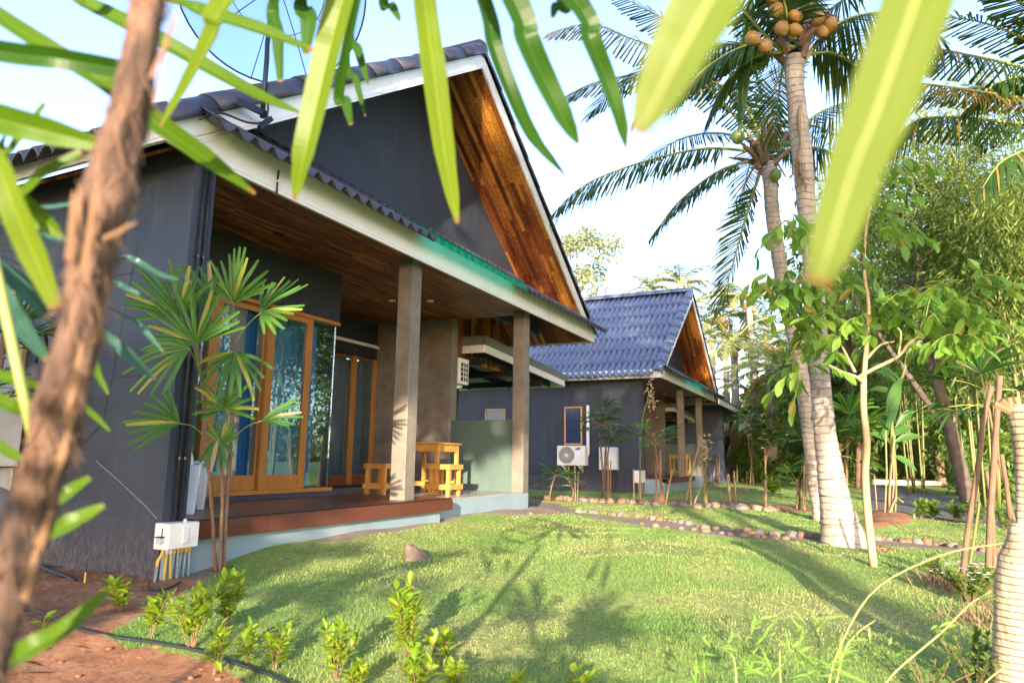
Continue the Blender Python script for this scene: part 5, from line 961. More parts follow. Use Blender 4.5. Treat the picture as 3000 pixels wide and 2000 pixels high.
compound([(2290, 822, 28, 16, 7), (2360, 830, 36, 22, 10), (2385, 905, 36, 34, 13), (2420, 960, 26, 24, 7), (2350, 1078, 16, 10, 5), (2440, 1010, 22, 18, 4), (2330, 650, 28, 16, 8), (2550, 560, 16, 30, 5), (2600, 655, 20, 18, 5), (2530, 700, 18, 24, 5), (2480, 820, 24, 22, 5), (2560, 925, 26, 20, 6), (2610, 880, 28, 16, 6), (2745, 855, 36, 14, 9), (2835, 850, 36, 16, 10), (2800, 920, 44, 30, 15), (2750, 990, 36, 28, 9), (2870, 960, 24, 22, 6), (2605, 480, 18, 14, 3), (2835, 1020, 24, 16, 4)], 6, .155, .060, SAPL, 5, dz=.2)
# ---------------------------------------------------------------- lady palms (fan leaves)
def ribbon(mb, P, W, N0, pleats=2, dep=.12, a=True, n=12, cross=7):
    P = spline(P, n); T = np.gradient(P, axis=0); W = np.interp(np.linspace(0, 1, n), np.linspace(0, 1, len(W)), W); rows = []
    for i in range(n):
        tt = nrm(T[i]); sd_ = nrm(np.cross(tt, N0)); nn = np.cross(sd_, tt); rows.append([P[i] + sd_ * W[i] * (j / (cross - 1) - .5) + nn * W[i] * dep * (abs(((j / (cross - 1)) * pleats) % 1 - .5) * 2 - .5) for j in range(cross)])
    return mb.grid(np.array(rows), np.repeat(np.linspace(0, 1, n)[:, None], cross, 1), np.repeat(np.linspace(0, 1, cross)[None], n, 0))
def fan(parent, hub, D, Nn, n, L, W, spread, m, droop=.35, seed=0, pet=None, blunt=.6):
    """fan leaf: leaflets spread round the hub"""
    g = np.random.default_rng(seed); D = nrm(D); Nn = nrm(Nn - D * np.dot(Nn, D)); S = np.cross(D, Nn); mb = MB()
    for k in range(n):
        a = spread * (2 * (k + .5) / n - 1) + g.normal(0, .05); l = L * (1 - .25 * abs(a) / max(spread, 1e-3) * .8) * g.uniform(.85, 1.1); d = D * math.cos(a) + S * math.sin(a) + Nn * g.normal(.08, .08); d = nrm(d); dr = droop * g.uniform(.6, 1.3)
        P = [hub, hub + d * l * .35 + Nn * l * .03, hub + d * l * .7 - UP * dr * l * .12, hub + d * l - UP * dr * l * .45]; ribbon(mb, P, [W * .35, W, W * .95, W * blunt], Nn, 1, .22, n=7, cross=3)
    f = build(mb, 'fan_leaf', m, parent)
    if pet is not None: build(MB().tube(spline(pet, 8), .0045, 5), 'petiole', PETI, f, smooth=True)
    return f
def scr(phi, f=0.): return math.cos(R(phi)) * RGT + math.sin(R(phi)) * UP + f * FWD
def cane(parent, pts, r, seed=0, d=None, skip=False):
    P = spline(pts, 26); g = np.random.default_rng(seed); rr = r * (1 + .12 * np.sin(np.arange(26) * 1.9) + .06 * g.normal(size=26)); s = build(MB().tube(P, rr, 9), 'stem', STEMB, parent, smooth=True)
    mb = MB()
    for k in range(26):
        i = g.integers(1, 24); a = g.uniform(0, 6.28); o = np.array([math.cos(a), math.sin(a), 0]); p = P[i]; mb.add([p + o * r * .7 + np.cross(o, UP) * r * .4, p + o * r * .7 - np.cross(o, UP) * r * .4, p + o * r * 1.6 + UP * g.uniform(.05, .12)], [(0, 1, 2)])
    build(mb, 'dry_sheath', STRAND, s); return s
rb = pxg(645, 1672); dr = float((MC @ (rb - CAM))[2]); t = thing('lady_palm', 'lady palm with two fibrous stems and fan leaves in front of the deck', 'palm plant', rb, 'lady palms')
cane(t, pxd([(632, 1680), (622, 1500), (604, 1280), (592, 1120), (575, 1010)], dr, dr), .0145, 1); cane(t, pxd([(655, 1680), (662, 1500), (676, 1300), (682, 1100), (682, 890)], dr, dr), .0155, 2); cane(t, pxd([(645, 1678), (648, 1560), (652, 1420), (640, 1300)], dr - .05, dr - .05), .013, 3)
for k, (x, y, phi, spr, Lp, n, nf, m, src) in enumerate([
    (685, 886, 85, 1.35, 150, 15, -.5, RHAPL, (682, 980)), (765, 915, 25, 1.6, 140, 15, -.35, RHAPL, (684, 1010)), (530, 925, 120, 1.3, 150, 13, -.4, RHAPL, (590, 1100)), (578, 1005, 105, 1.7, 150, 15, -.6, RHAPL, (588, 1110)), (555, 1022, 205, 1.1, 140, 9, -.4, RHAPL, (590, 1120)),
    (690, 1032, 270, 1.5, 120, 10, -.5, RHAPL, (680, 1110)), (660, 1195, 95, 2.2, 105, 11, -.5, RHAPL, (678, 1240)), (525, 1240, 165, 1.1, 130, 9, -.4, RHAPL, (600, 1280)), (768, 1232, 15, .6, 130, 6, -.3, RHAPD, (676, 1290)), (640, 1285, 275, 1.0, 70, 5, -.5, RHAPD, (670, 1330)), (620, 880, 150, 1.2, 130, 11, -.1, RHAPD, (680, 960)), (650, 1300, 80, 1.3, 70, 6, -.4, RHAPL, (645, 1380))]):
    hub = at(x, y, dr - (.42 if x < 600 else .12) + random.uniform(-.1, .1)); fan(t, hub, scr(phi, -.15), scr(phi + 90, 0) * .15 - FWD * 1. + UP * .55, n + 1, Lp * 1.08 * dr / FPX, .031, spr * .95, m, droop=.12 if phi < 200 else .45, seed=k, pet=[at(*src, dr), (at(*src, dr) + hub) / 2 + UP * .03, hub])
def lady_palm(label, base, stems, h, L, nf, seed, m=RHAPD, r=.02, W=.026, spread=.35, nl=12):
    g = np.random.default_rng(seed); t = thing('lady_palm', label, 'palm plant', base, 'lady palms')
    for s in range(stems):
        a = g.uniform(0, 6.28); top = base + np.array([math.cos(a) * spread * g.uniform(.3, 1), math.sin(a) * spread * g.uniform(.3, 1), h * g.uniform(.72, 1)]); b = base + g.normal(0, .06, 3) * [1, 1, 0]; cane(t, [b - [0, 0, .05], b * .5 + top * .5 + g.normal(0, .03, 3), top], r, seed + s)
        for k in range(nf):
            az = g.uniform(0, 6.28); el = g.uniform(-.3, 1.2); d = np.array([math.cos(az) * math.cos(el), math.sin(az) * math.cos(el), math.sin(el)]); s0 = top - [0, 0, g.uniform(0, .3) * h * .5]; hub = s0 + d * L * g.uniform(.5, .9); fan(t, hub, d, np.array([-d[0] * .6, -d[1] * .6, 1.]), nl, L * g.uniform(.85, 1.1), W, g.uniform(1.1, 1.7), m, droop=.4, seed=seed * 31 + s * 9 + k, pet=[s0, (s0 + hub) / 2 + UP * .02, hub])
    return t
lady_palm('lady palm in the shade by the side wall window at left', np.array([2.75, 5.5, -.45]), 3, 2.05, .38, 6, 11, RHAPD); lady_palm('lady palm farther left against the side wall', np.array([2.95, 6.6, -.45]), 2, 1.9, .4, 5, 12, RHAPD)
b = pxg(1762, 1462); lady_palm('tall lady palm with three thin stems before the second bungalow wall', b, 4, 2.15, .44, 5, 13, RHAPD, .018, .034, .3, 13)
b = pxg(1618, 1470); lady_palm('small lady palm in the bed below the white air conditioner', b, 1, .62, .38, 6, 14, RHAPD, .014, .03, .1, 9); b = pxg(1668, 1470); lady_palm('smaller lady palm just right of the one below the air conditioner', b, 1, .5, .34, 5, 15, RHAPD, .012, .03, .1, 8)
b = pxg(2390, 1500)
lady_palm('young lady palm beside the leaning coconut trunk base', pxg(2335, 1492), 2, .7, .35, 5, 16, RHAPL, .018, .035, .15, 9); lady_palm('slender lady palm left of the coconut trunks', pxg(2358, 1494), 2, 1.55, .42, 4, 17, RHAPD, .02, .04, .2, 10)
lady_palm('bright lady palm behind the thick trunk, to its right', pg(2490, 13), 3, 1.7, .6, 6, 18, RHAPL, .025, .06, .4, 12); lady_palm('lady palm near the second bungalow porch pillar', pxg(1935, 1476), 2, 1.85, .38, 3, 19, RHAPL, .02, .035, .25, 10); lady_palm('small lady palm against the farthest bungalow wall', pxg(2066, 1424), 1, 1.2, .4, 5, 20, RHAPD, .02, .04, .2, 10); lady_palm('tall thin lady palm at the end of the farthest bungalow', pg(2200, 27), 2, 3.0, .6, 6, 22, RHAPD, .025, .06, .4, 12); lady_palm('second tall lady palm in the row past the farthest bungalow', pg(2235, 25), 2, 2.1, .5, 5, 23, RHAPD, .025, .06, .4, 12); lady_palm('lady palm hanging over the canes near the right edge', at(2990, 1600, 7.), 1, 1.9, .5, 7, 24, RHAPD, .013, .04, .3, 12)
# ginger plant and bamboo sticks behind the sapling
gb = pxg(2610, 1515); dg = float((MC @ (gb - CAM))[2]); t = thing('ginger_plant', 'tall ginger plant with paired broad leaves behind the sapling', 'plant', gb)
st = spline(pxd([(2600, 1520), (2610, 1350), (2618, 1200), (2660, 1050)], dg, dg), 14); build(MB().tube(st, .022, 8), 'stem', BAMB, t, smooth=True); st2 = spline(pxd([(2622, 1520), (2625, 1400), (2615, 1250)], dg, dg), 10); build(MB().tube(st2, .018, 8), 'stem', BAMB, t, smooth=True)
for k, (x, y, phi, l) in enumerate([(2635, 1110, 145, 95), (2640, 1130, 150, 100), (2640, 1160, 160, 90), (2650, 1070, 60, 100), (2645, 1100, 235, 120), (2640, 1130, 240, 130), (2632, 1180, 250, 120), (2615, 1260, 140, 70), (2615, 1280, 30, 80), (2618, 1300, 150, 80), (2620, 1295, 20, 75), (2625, 1250, 45, 80), (2615, 1335, 335, 75)]):
    a = at(x, y, dg); d = scr(phi, random.uniform(-.3, .3)); l = l * dg / FPX; mb = MB(); ribbon(mb, [a, a + d * l * .35 + UP * .02, a + d * l * .7, a + d * l - UP * l * .15], [.02, .13, .13, .01], -FWD + UP * .6, 1, .12, n=9, cross=5); build(mb, 'leaf', GINGL, t, smooth=True)
bs = thing('bamboo_sticks', 'cluster of pale upright bamboo sticks in the mulch mound behind the sapling', 'sticks', pxg(2600, 1505))
for a, b_, tp in ((2592, 1510, 1260), (2604, 1512, 1275), (2612, 1508, 1340)): P = pxd([(a, b_), (a + 6, (b_ + tp) / 2), (a + random.uniform(0, 18), tp)], dg - .1, dg - .1); build(MB().tube(P, .013, 7), 'stick', STAKE, bs)
build(MB().tube(pxd([(2606, 1500), (2626, 1456), (2646, 1470)], dg - .2, dg - .2), .014, 6), 'stick', STAKE, bs)
# ---------------------------------------------------------------- shrubs with yellow-green leaves
def shrub(label, px, py, top, wpx, nst, nl, seed, m=SHRUBL, L=52, W=20, group='yellow green shrubs along the front edge', cat='shrub', name='shrub'):
    g = np.random.default_rng(seed); b = pxg(px, py); d0 = float((MC @ (b - CAM))[2]); sc = d0 / FPX; t = thing(name, label, cat, b, group); h = (py - top) * sc; c, d, nn = [], [], []
    for s in range(nst):
        o = RGT * g.normal(0, .33) * wpx * sc + FWD * g.normal(0, .3) * wpx * sc; tip = b + o + UP * h * g.uniform(.7, 1.0); P = spline([b - UP * .03, b + o * .45 + UP * h * .4, tip], 10); build(MB().tube(P, np.linspace(.0032, .0016, 10), 5), 'stem', STEMB, t, smooth=True)
        for k in range(nl):
            u = g.uniform(.2, 1) ** .75 * 9; i = min(8, int(u)); p = P[i] + (P[i + 1] - P[i]) * (u - i); a = k * 2.4 + g.normal(0, .3); e = g.uniform(.05, .9) + .4 * (u > 8); c.append(p); d.append(np.array([math.cos(a) * math.cos(e), math.sin(a) * math.cos(e), math.sin(e)])); nn.append(np.array([-math.cos(a) * .7, -math.sin(a) * .7, 1.]) + g.normal(0, .25, 3))
    N_ = len(c); d = list(np.array(d) + g.normal(0, .22, (N_, 3))); mb = MB(); oval_leaves(mb, np.array(c), np.array(d), np.array(nn), g.uniform(.55, 1.2, N_) * L * sc, g.uniform(.75, 1.15, N_) * W * sc, curl=.1); build(mb, 'leaves', m, t); return t
SHR = [(352, 1792, 1700, 70, 3, 14, 'shrub sprig on the bare soil, leftmost of the front shrubs'), (440, 1870, 1740, 60, 3, 14, 'slim shrub just right of the leftmost sprig'), (560, 1902, 1722, 120, 7, 17, 'bushy bright shrub over the soil edge below the white box'), (660, 1850, 1678, 90, 5, 15, 'shrub leaning over the lawn right of the bushy one'), (625, 1975, 1850, 60, 3, 12, 'low shrub at the black hose'), (725, 1945, 1850, 50, 2, 11, 'small shrub sprig right of the black hose'), (805, 1965, 1852, 70, 4, 14, 'compact pale shrub on the lawn edge'), (985, 1990, 1842, 100, 6, 15, 'double headed shrub left of the tallest shrub'), (1192, 1955, 1706, 110, 8, 24, 'tallest front shrub, full crown of yellow green leaves'), (1220, 2040, 1905, 110, 6, 14, 'shrub at the bottom edge under the tallest one'), (1300, 1945, 1850, 70, 3, 12, 'small shrub right of the tallest one'), (1330, 2040, 1935, 80, 4, 11, 'low shrub cut by the bottom edge, right of the group'), (1040, 2040, 1950, 70, 4, 12, 'low shrub cut by the bottom edge, left of the tallest'), (1500, 2050, 1980, 60, 3, 9, 'shrub tip peeking in at the bottom edge, mid lawn'), (1690, 2050, 1972, 60, 3, 9, 'shrub tip at the bottom edge beside the shadow'), (126, 1842, 1806, 24, 1, 5, 'tiny seedling with two leaves on the red soil')]
for k, (a, b, c, w_, ns, nl, lab) in enumerate(SHR): shrub(lab, a, b, c, w_, ns + 1 if ns > 1 else 1, int(nl * 1.25), 200 + k, L=43, W=18)
for k, (a, b, c, w_, lab) in enumerate([(2268, 1452, 1400, 70, 'round bright green bush on the lawn beyond the stakes'), (2700, 1522, 1465, 50, 'small bush at the asphalt edge'), (2735, 1520, 1478, 40, 'second small bush at the asphalt edge'), (2800, 1530, 1472, 90, 'leafy bush beside the dark leaning trunk'), (2870, 1535, 1470, 90, 'leafy bush under the canes at right'), (2950, 1570, 1480, 90, 'leafy bush left of the right edge trunk')]): shrub(lab, a, b, c, w_, 9, 16, 300 + k, BUSHL if k else SHRUBL, 20, 9, 'bushes round the lawn', 'bush', 'bush')
# white flower bush, dry tufts, climbing weeds at lower right
t = shrub('low bush with small white flowers at the right edge of the lawn', 2840, 1765, 1665, 150, 26, 26, 401, BUSHL, 22, 9, 'weeds at the lower right', 'bush', 'flower_bush'); b = pxg(2840, 1765); sc = float((MC @ (b - CAM))[2]) / FPX; fl = MB(); g = np.random.default_rng(5); fc = np.array([b + RGT * (g.normal(0, 55) + 20) * sc + FWD * g.normal(0, .2) + UP * sc * (100 + g.normal(0, 14)) for _ in range(34)])
fl.leaves(np.repeat(fc, 5, 0), np.array([[math.cos(k * 1.257), math.sin(k * 1.257), .25] for _ in range(34) for k in range(5)]), np.tile([[0, 0, 1.]], (170, 1)) + .01, 8 * sc, 6 * sc); build(fl, 'flowers', NUTW, t)
shrub('smaller flowering bush left of the white flower bush', 2735, 1700, 1625, 90, 10, 16, 402, BUSHL, 20, 8, 'weeds at the lower right', 'bush', 'flower_bush'); shrub('loose leafy weed at the lower right corner', 2860, 2040, 1850, 190, 16, 22, 403, BUSHL, 22, 11, 'weeds at the lower right', 'weed', 'weed'); shrub('leafy weed round the foot of the right edge trunk', 2960, 2000, 1830, 110, 10, 18, 404, BUSHL, 24, 11, 'weeds at the lower right', 'weed', 'weed'); shrub('weed spreading over the lawn near the bottom right', 2720, 2040, 1930, 150, 9, 14, 405, BUSHL, 20, 9, 'weeds at the lower right', 'weed', 'weed')
def tuft(label, x, y, n, h, seed, m=DRYL):
    g = np.random.default_rng(seed); b = pxg(x, y); mb = MB(); c = b + g.normal(0, 1, (n, 3)) * [.09, .09, 0]; d = g.normal(0, .55, (n, 3)); d[:, 2] = abs(d[:, 2]) + .5; leaflets(mb, c, d, g.normal(0, 1, (n, 3)), g.uniform(.5, 1.1, n) * h, .008, np.zeros((n, 3))); tag(build(mb, 'dry_tuft', m), label, 'dry grass', 'dry tufts')
tuft('dry straw tuft below the white flower bush', 2790, 1730, 70, .16, 1); tuft('dry straw tuft at the lawn edge, left of the flower bush', 2745, 1715, 40, .13, 2); tuft('dry straw at the foot of the right edge trunk', 2890, 1830, 90, .16, 3); tuft('dry flattened straw among the stakes of the bed', 1932, 1478, 60, .3, 4); tuft('dry stalk tuft beyond the right of the stakes', 2395, 1462, 60, .3, 5, DRYL)
# feathery seed heads on tall stalks
for lab, pts, hx, hy in (('tall stalk with a pale drooping flower head before the second bungalow corner', [(1873, 1474), (1876, 1330), (1884, 1220), (1900, 1165)], 1905, 1170), ('stalk with a brown feathery seed head before the farthest bungalow', [(2071, 1482), (2068, 1400), (2067, 1330)], 2067, 1310)):
    b = pxg(*pts[0]); d_ = float((MC @ (b - CAM))[2]); t = thing('flower_stalk', lab, 'stalk', b); build(MB().tube(spline(pxd(pts, d_, d_), 12), .014, 6), 'stalk', BAMB, t, smooth=True); g = np.random.default_rng(int(hx)); n = 70; c = np.array([at(hx + g.normal(0, 8), hy + g.normal(0, 24), d_) for _ in range(n)]); mb = MB(); mb.leaves(c, g.normal(0, 1, (n, 3)), g.normal(0, 1, (n, 3)), .09, .035); build(mb, 'flower_head', leafmat('pale_flower_head', (.55, .45, .28), (.40, .30, .18), .3, .8), t)
# arching bamboo grass at the bottom right
t = thing('bamboo_grass', 'pale young bamboo with long arching stems at the bottom right', 'bamboo', pxg(2330, 2060)); dB = 2.35
for pts, r in (([(2420, 2060), (2450, 1920), (2560, 1730), (2760, 1625), (2940, 1590)], .0038), ([(2560, 2060), (2620, 1970), (2760, 1850), (2840, 1770), (2905, 1730)], .0038), ([(2440, 2050), (2470, 1915), (2510, 1855), (2565, 1815)], .0035), ([(2290, 2060), (2285, 1900), (2310, 1870)], .003), ([(2160, 2050), (2150, 1930), (2120, 1900)], .003), ([(2850, 2060), (2890, 1995), (2960, 1940)], .004)): build(MB().tube(spline(pxd(pts, dB, dB + .1), 20), np.linspace(r, r * .55, 20), 6), 'stem', mat('young_culm', (.34, .33, .10), (.28, .27, .08), 4, .5), t, smooth=True)
mb = MB(); g = np.random.default_rng(9)
for x, y, k, s in ((2270, 1985, 14, 60), (2200, 1880, 9, 45), (2120, 1900, 8, 40), (2380, 1850, 11, 55), (2430, 1950, 12, 70), (2330, 1900, 8, 50), (2050, 1985, 9, 50), (2240, 1830, 6, 40), (2180, 1960, 9, 55), (2360, 1960, 12, 60), (2780, 1840, 5, 30), (2550, 1880, 4, 30), (2900, 1745, 5, 30), (2630, 1900, 4, 26)):
    a = at(x, y, dB + g.normal(0, .08))
    for _ in range(k): ph = g.uniform(-30, 210); mb.leaves(np.array([a + RGT * g.normal(0, .02) + UP * g.normal(0, .02)]), np.array([scr(ph, g.normal(0, .5))]), np.array([-FWD * .6 + UP + g.normal(0, .3, 3)]), g.uniform(.7, 1.5) * s * 1.15 * dB / FPX, .0105, fold=.08, mid=.4)
build(mb, 'leaves', leafmat('young_bamboo_leaf', (.16, .32, .05), (.26, .40, .08), .4, .4, .2), t)
# ---------------------------------------------------------------- palm leaves right before the lens
def lf(mb, pts, w, tilt=(0, 0), pl=1, n=18):
    """one long leaflet through px places with depths, widths in px"""
    w = [x * (1 if i in (0, len(w) - 1) else 1.04) for i, x in enumerate(w)]; P = [at(x, y, d) for x, y, d in pts]; W = [wi * pts[min(len(pts) - 1, round(k * (len(pts) - 1) / (len(w) - 1)))][2] / FPX for k, wi in enumerate(w)]
    Nn = nrm(-FWD + RGT * tilt[0] + UP * tilt[1]); P = spline(P, n * 2); uu = np.linspace(0, 1, n * 2); W = np.interp(uu, np.linspace(0, 1, len(W)), W); e = W[-1] / max(W); W = np.maximum(W, np.interp(uu, [0, .72, .9, 1], [0, W[int(n * 1.2)] * .92, W[int(n * 1.2)] * .6, W[-1] * .8])) ; ribbon(mb, P, W * .9, Nn, pl, .17, n=n * 2, cross=9)
def near_fan(parent, name, leaves, m, hub, petiole=None):
    for pts, w, tilt in leaves:
        mb = MB(); lf(mb, [hub] + pts if hub else pts, [w[0] * .5] + w if hub else w, tilt); build(mb, name, m, parent, smooth=False, attr=True)
    if petiole: build(MB().tube(spline([at(*q) for q in petiole], 10), .006, 8), 'petiole', PETI, parent, smooth=True)
T0 = (-40, 2060, .66); fp = thing('lady_palm', 'blurred lady palm right before the lens at left, shaggy brown stem and long green leaves', 'palm plant', at(*T0), 'lady palms')
ctr = [(0, 440, 112), (312, 380, 134), (450, 340, 147), (625, 300, 180), (780, 266, 150), (960, 236, 145), (1140, 186, 165), (1290, 158, 156), (1390, 122, 147), (1520, 87, 150), (1700, 30, 140), (2000, -40, 130), (2150, -75, 130)]
ctr = [(-260, 490, 100), (-120, 465, 105)] + ctr; dT = .66
P = spline([at(x, y, dT) for y, x, w in ctr], 70); rw = np.interp(np.linspace(0, 1, 70), np.linspace(0, 1, len(ctr)), [w * .37 * dT / FPX for _, _, w in ctr]); g = np.random.default_rng(3); rings = []
for i in range(70):
    tt = nrm(P[min(69, i + 1)] - P[max(0, i - 1)]); a1 = nrm(np.cross(tt, FWD)); a2 = np.cross(a1, tt); rings.append([P[i] + rw[i] * (1 + .12 * math.sin(3 * a + i * .35) + .08 * math.sin(7 * a - i * .6) + g.normal(0, .03)) * (math.cos(a) * a1 + math.sin(a) * a2) for a in np.linspace(0, 2 * math.pi, 29)])
tk = build(MB().grid(np.array(rings)), 'stem', FIBRE, fp, smooth=True)
mb = MB()
for k in range(1100):
    i = g.uniform(0, 66); j = int(i); p = P[j] + (P[j + 1] - P[j]) * (i - j); tt = nrm(P[j + 2] - P[j]); a = g.uniform(0, 6.28); a1 = nrm(np.cross(tt, FWD)); a2 = np.cross(a1, tt); o = math.cos(a) * a1 + math.sin(a) * a2; sg = g.choice([-1, 1]); l = g.uniform(.015, .05); cr = np.cross(tt, o) * sg * .75; st = p + o * rw[j] * g.uniform(.97, 1.06); en = st + nrm(tt * g.choice([1, -1], p=[.8, .2]) + cr * g.uniform(.2, 1.)) * l + o * g.uniform(0, .003); w_ = np.cross(nrm(en - st), o) * g.uniform(.0004, .0011); mb.add([st - w_, st + w_, en + w_ * .4, en - w_ * .4], [(0, 1, 2, 3)])
build(mb, 'fibre', STRAND, tk)
mb = MB()
for x0, y0, x1, y1, w in ((225, 690, 232, 545, 22), (200, 760, 215, 560, 26), (260, 690, 300, 545, 26), (240, 800, 275, 560, 22), (110, 1600, 150, 1490, 34), (90, 1660, 160, 1495, 26), (70, 1760, 110, 1600, 36), (440, 230, 520, 40, 22), (450, 300, 500, 70, 16), (330, 700, 375, 655, 18), (300, 700, 400, 650, 16), (170, 1350, 220, 1200, 26), (190, 1240, 240, 1000, 24), (150, 1420, 205, 1280, 24)): lf(mb, [(x0, y0, dT - .03), ((x0 + x1) / 2 + 4, (y0 + y1) / 2, dT - .035), (x1, y1, dT - .035)], [w, w * .9, w * .3], (random.uniform(-.4, .2), .2), 1, 8)
build(mb, 'torn_sheath', leafmat('torn_sheath', (.20, .115, .065), (.30, .18, .10), .2, .75, .4), tk)
N1 = 'leaflet'
near_fan(fp, N1, [([(-40, 20, 1.0), (150, 145, 1.0), (320, 250, 1.02), (437, 342, 1.05), (600, 460, 1.1), (748, 568, 1.15)], [50, 58, 60, 68, 62, 12], (-.2, .3)), ([(200, -10, 1.2), (380, 72, 1.2), (500, 135, 1.2), (640, 215, 1.22), (770, 285, 1.25), (890, 335, 1.28)], [55, 62, 62, 58, 46, 10], (.1, .4)), ([(500, 5, 1.3), (620, 42, 1.3), (760, 85, 1.3), (915, 148, 1.32)], [50, 62, 58, 24], (0, .4)), ], FORE, (-280, -170, .95), [(-280, -170, .95), (-100, 400, .9), (100, 1300, .82)])
near_fan(fp, N1, [([(0, 150, .95), (170, 172, .95), (340, 200, .98), (420, 215, 1.)], [66, 64, 56, 20], (0, -.5))], FORED, (-260, 90, .95))
near_fan(fp, N1, [([(-20, 345, .85), (140, 385, .85), (290, 424, .86)], [98, 84, 46], (0, -.3)), ([(20, 560, .95), (130, 505, .95), (238, 446, .96)], [42, 44, 34], (.2, .4)), ([(-10, 450, 1.), (60, 400, 1.), (132, 303, 1.)], [36, 34, 20], (0, .2)), ([(60, 588, 1.), (120, 640, 1.), (180, 692, 1.)], [72, 66, 20], (0, -.2)), ([(-10, 430, .9), (5, 420, .9), (15, 400, .9)], [20, 20, 10], (0, 0))], FORE, (-200, 300, .9))
near_fan(fp, N1, [([(-10, 480, .72), (40, 610, .72), (100, 750, .73), (165, 900, .74)], [72, 84, 84, 44], (-.1, .5))], FOREY, (-120, 330, .72))
near_fan(fp, N1, [([(0, 790, 1.0), (80, 860, 1.), (155, 955, 1.02)], [48, 44, 14], (0, .3)), ([(0, 860, .9), (60, 945, .9), (138, 1055, .92)], [66, 64, 22], (0, .3)), ([(100, 615, 1.3), (160, 606, 1.3), (222, 596, 1.3)], [20, 22, 18], (0, .5)), ([(340, 748, 1.4), (400, 765, 1.4), (475, 806, 1.42), (560, 826, 1.45)], [16, 20, 18, 5], (0, .4)), ([(300, 980, 1.1), (370, 1035, 1.1), (455, 1112, 1.15)], [34, 36, 8], (0, .4)), ([(375, 930, 1.4), (430, 975, 1.4), (478, 1030, 1.4)], [18, 18, 6], (0, .4)), ([(0, 930, 1.1), (40, 960, 1.1), (100, 1000, 1.1)], [30, 30, 10], (0, .4)), ([(310, 820, 1.3), (380, 850, 1.3), (450, 880, 1.3)], [20, 18, 5], (0, .4)), ([(110, 690, 1.2), (180, 700, 1.2), (230, 712, 1.2)], [26, 26, 12], (0, .4))], FOREB, (-100, 700, 1.0))
near_fan(fp, N1, [([(-20, 1095, .9), (50, 1112, .9), (120, 1134, .92)], [38, 36, 20], (0, .3)), ([(-20, 1165, .9), (40, 1190, .9), (104, 1222, .92)], [44, 42, 24], (0, .3)), ([(240, 1185, 1.2), (285, 1225, 1.2), (322, 1262, 1.2)], [20, 18, 5], (0, .3)), ([(150, 1480, .9), (200, 1440, .9), (264, 1398, .92)], [48, 50, 24], (0, .4)), ([(100, 1580, .85), (200, 1532, .85), (306, 1480, .87)], [58, 62, 20], (0, .4)), ([(10, 1945, .75), (90, 1895, .75), (200, 1832, .77), (324, 1722, .8)], [60, 76, 66, 10], (-.1, .5)), ([(-10, 1300, .9), (30, 1325, .9), (70, 1348, .9)], [36, 32, 14], (0, .3)), ([(270, 1010, 1.2), (285, 1090, 1.2), (318, 1155, 1.2)], [24, 22, 6], (.2, .3))], FORE, None)
# hanging fan above the view
hp = at(1180, -620, 1.05); hf = thing('palm_frond', 'long green palm leaflets hanging across the top centre of the view', 'palm leaf', hp, 'near palm fronds'); HUB = (1180, -620, 1.05)
near_fan(hf, N1, [([(1005, -20, 1.1), (960, 150, 1.1), (925, 300, 1.1), (890, 450, 1.1), (862, 588, 1.12)], [98, 94, 88, 78, 14], (-.15, .1)), ([(1243, -10, 1.15), (1270, 200, 1.15), (1303, 446, 1.17), (1340, 654, 1.2)], [72, 78, 66, 14], (.1, .1)), ([(690, -40, .95), (620, 100, .95), (545, 245, .97), (470, 372, 1.)], [104, 84, 60, 12], (-.3, .2))], FOREY, HUB, [(1180, -620, 1.05), (1150, -800, 1.3), (900, -1100, 1.8)])
near_fan(hf, N1, [([(1413, -10, 1.2), (1449, 134, 1.2), (1498, 268, 1.2), (1560, 400, 1.22), (1655, 513, 1.25)], [54, 58, 54, 48, 6], (.3, .1)), ([(1503, -10, 1.1), (1543, 112, 1.1), (1596, 232, 1.12), (1650, 340, 1.13), (1694, 420, 1.15)], [84, 82, 76, 64, 14], (.3, -.3)), ([(1679, -10, 1.15), (1730, 112, 1.15), (1775, 223, 1.17), (1811, 330, 1.18), (1835, 436, 1.2)], [68, 66, 60, 46, 6], (.3, -.3)), ([(1028, 60, 1.4), (1050, 150, 1.4), (1080, 250, 1.4)], [34, 30, 6], (0, 0)), ([(1000, 230, 1.4), (1014, 300, 1.4), (1028, 366, 1.4)], [36, 34, 14], (0, 0)), ([(1020, 140, 1.5), (1045, 240, 1.5), (1070, 340, 1.5)], [24, 22, 6], (0, 0)), ([(1125, -20, 1.4), (1150, 20, 1.4), (1172, 62, 1.4)], [36, 28, 8], (0, 0)), ([(1632, -20, 1.2), (1626, 20, 1.2), (1618, 54, 1.2)], [34, 28, 12], (0, 0)), ([(820, -30, 1.5), (815, 110, 1.5), (822, 240, 1.5)], [44, 40, 20], (0, 0)), ([(900, -30, 1.5), (905, 60, 1.5), (895, 160, 1.5)], [60, 54, 20], (0, 0))], FORED, HUB)
hf2 = thing('palm_frond', 'two very blurred pale green leaf blades close to the lens at top right', 'palm leaf', at(2650, -900, .40), 'near palm fronds')
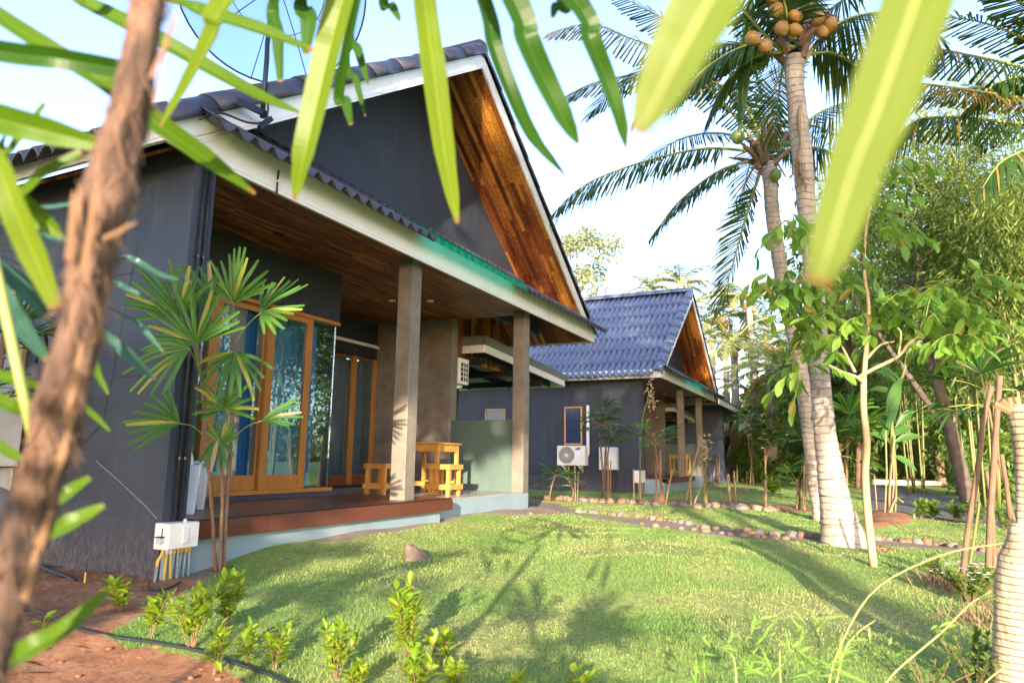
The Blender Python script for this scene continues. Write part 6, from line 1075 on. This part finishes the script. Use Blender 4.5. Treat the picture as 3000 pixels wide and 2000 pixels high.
near_fan(hf2, N1, [([(2480, -760, .42), (2330, -460, .38), (2195, -200, .365), (2085, -20, .36), (2030, 80, .36), (1985, 160, .36), (1920, 290, .365), (1868, 392, .37)], [60, 150, 205, 225, 220, 190, 150, 60], (-.1, .3)), ([(2840, -760, .42), (2800, -460, .38), (2745, -200, .365), (2692, -20, .36), (2634, 147, .36), (2567, 335, .36), (2513, 464, .36), (2464, 616, .36), (2425, 745, .36), (2395, 830, .365)], [60, 140, 190, 212, 206, 200, 174, 140, 122, 70], (-.1, .3))], FOREP, None, [(2660, -900, .43), (2700, -1400, .7), (2600, -2000, 1.2)])
# ---------------------------------------------------------------- tall trees behind the viewpoint that shade the houses
sdir = np.array([-math.cos(R(AZ)), -math.sin(R(AZ)), 0.]); sl_ = np.array([-math.sin(R(AZ)), math.cos(R(AZ)), 0.])
def behind(q, r): p = -sdir * q + sl_ * r; p[2] = float(H(p[0], p[1])); return p
for k, (q, r, zl, zh, hw, n, lab) in enumerate([(-14, 3.2, 6.3, 15, 3.6, 7000, 'tall broad tree standing behind the viewpoint, shading the front bungalow'), (-15, -2.0, 7.6, 15.3, 3.4, 7000, 'tall tree behind the viewpoint, next to the broad one'), (-15, 8.5, 4.0, 14, 3.6, 6500, 'tall tree behind the viewpoint at the left of the row'), (-9, 6.3, 1.6, 7.5, 2.4, 5000, 'bushy tree behind the viewpoint by the side wall'), (-8.5, 3.5, 2.6, 5.4, 1.1, 1500, 'small bushy tree behind the viewpoint')]): tree(lab, behind(q, r), zh, (zl, zh, hw), n, .46, .24, TREEL, .22, clusters=34, seed=120 + k, group='trees behind the viewpoint', cr=.40)

lady_palm('lady palm standing behind the viewpoint whose fan shadows fall on the lawn', behind(-1.0, .2), 3, 1.12, .36, 6, 51, RHAPL, .016, .035, .35, 13)
lady_palm('second lady palm behind the viewpoint, farther to the left', behind(-2.4, 1.5), 3, 2.1, .42, 6, 52, RHAPL, .016, .035, .4, 13)

# fallen leaves and twigs on the lawn
g = np.random.default_rng(99); mb = MB(); n = 110; r = g.uniform(2.2, 11, n); a = R(25.8) + g.uniform(-R(36), R(34), n); x = r * np.cos(a); y = r * np.sin(a); ok = ~((x > 3.5) & (x < 13) & (y > 4.4)); x, y = x[ok], y[ok]; n = len(x); an = g.uniform(0, 6.28, n)
mb.leaves(np.stack([x, y, H(x, y) + .012], -1), np.stack([np.cos(an), np.sin(an), g.uniform(-.05, .35, n)], -1), np.stack([g.normal(0, .3, n), g.normal(0, .3, n), np.ones(n)], -1), g.uniform(.035, .09, n), g.uniform(.012, .03, n), fold=.2)
tag(build(mb, 'fallen_leaves', DRYL), 'dry fallen leaves scattered over the lawn', 'leaf litter', kind='stuff')
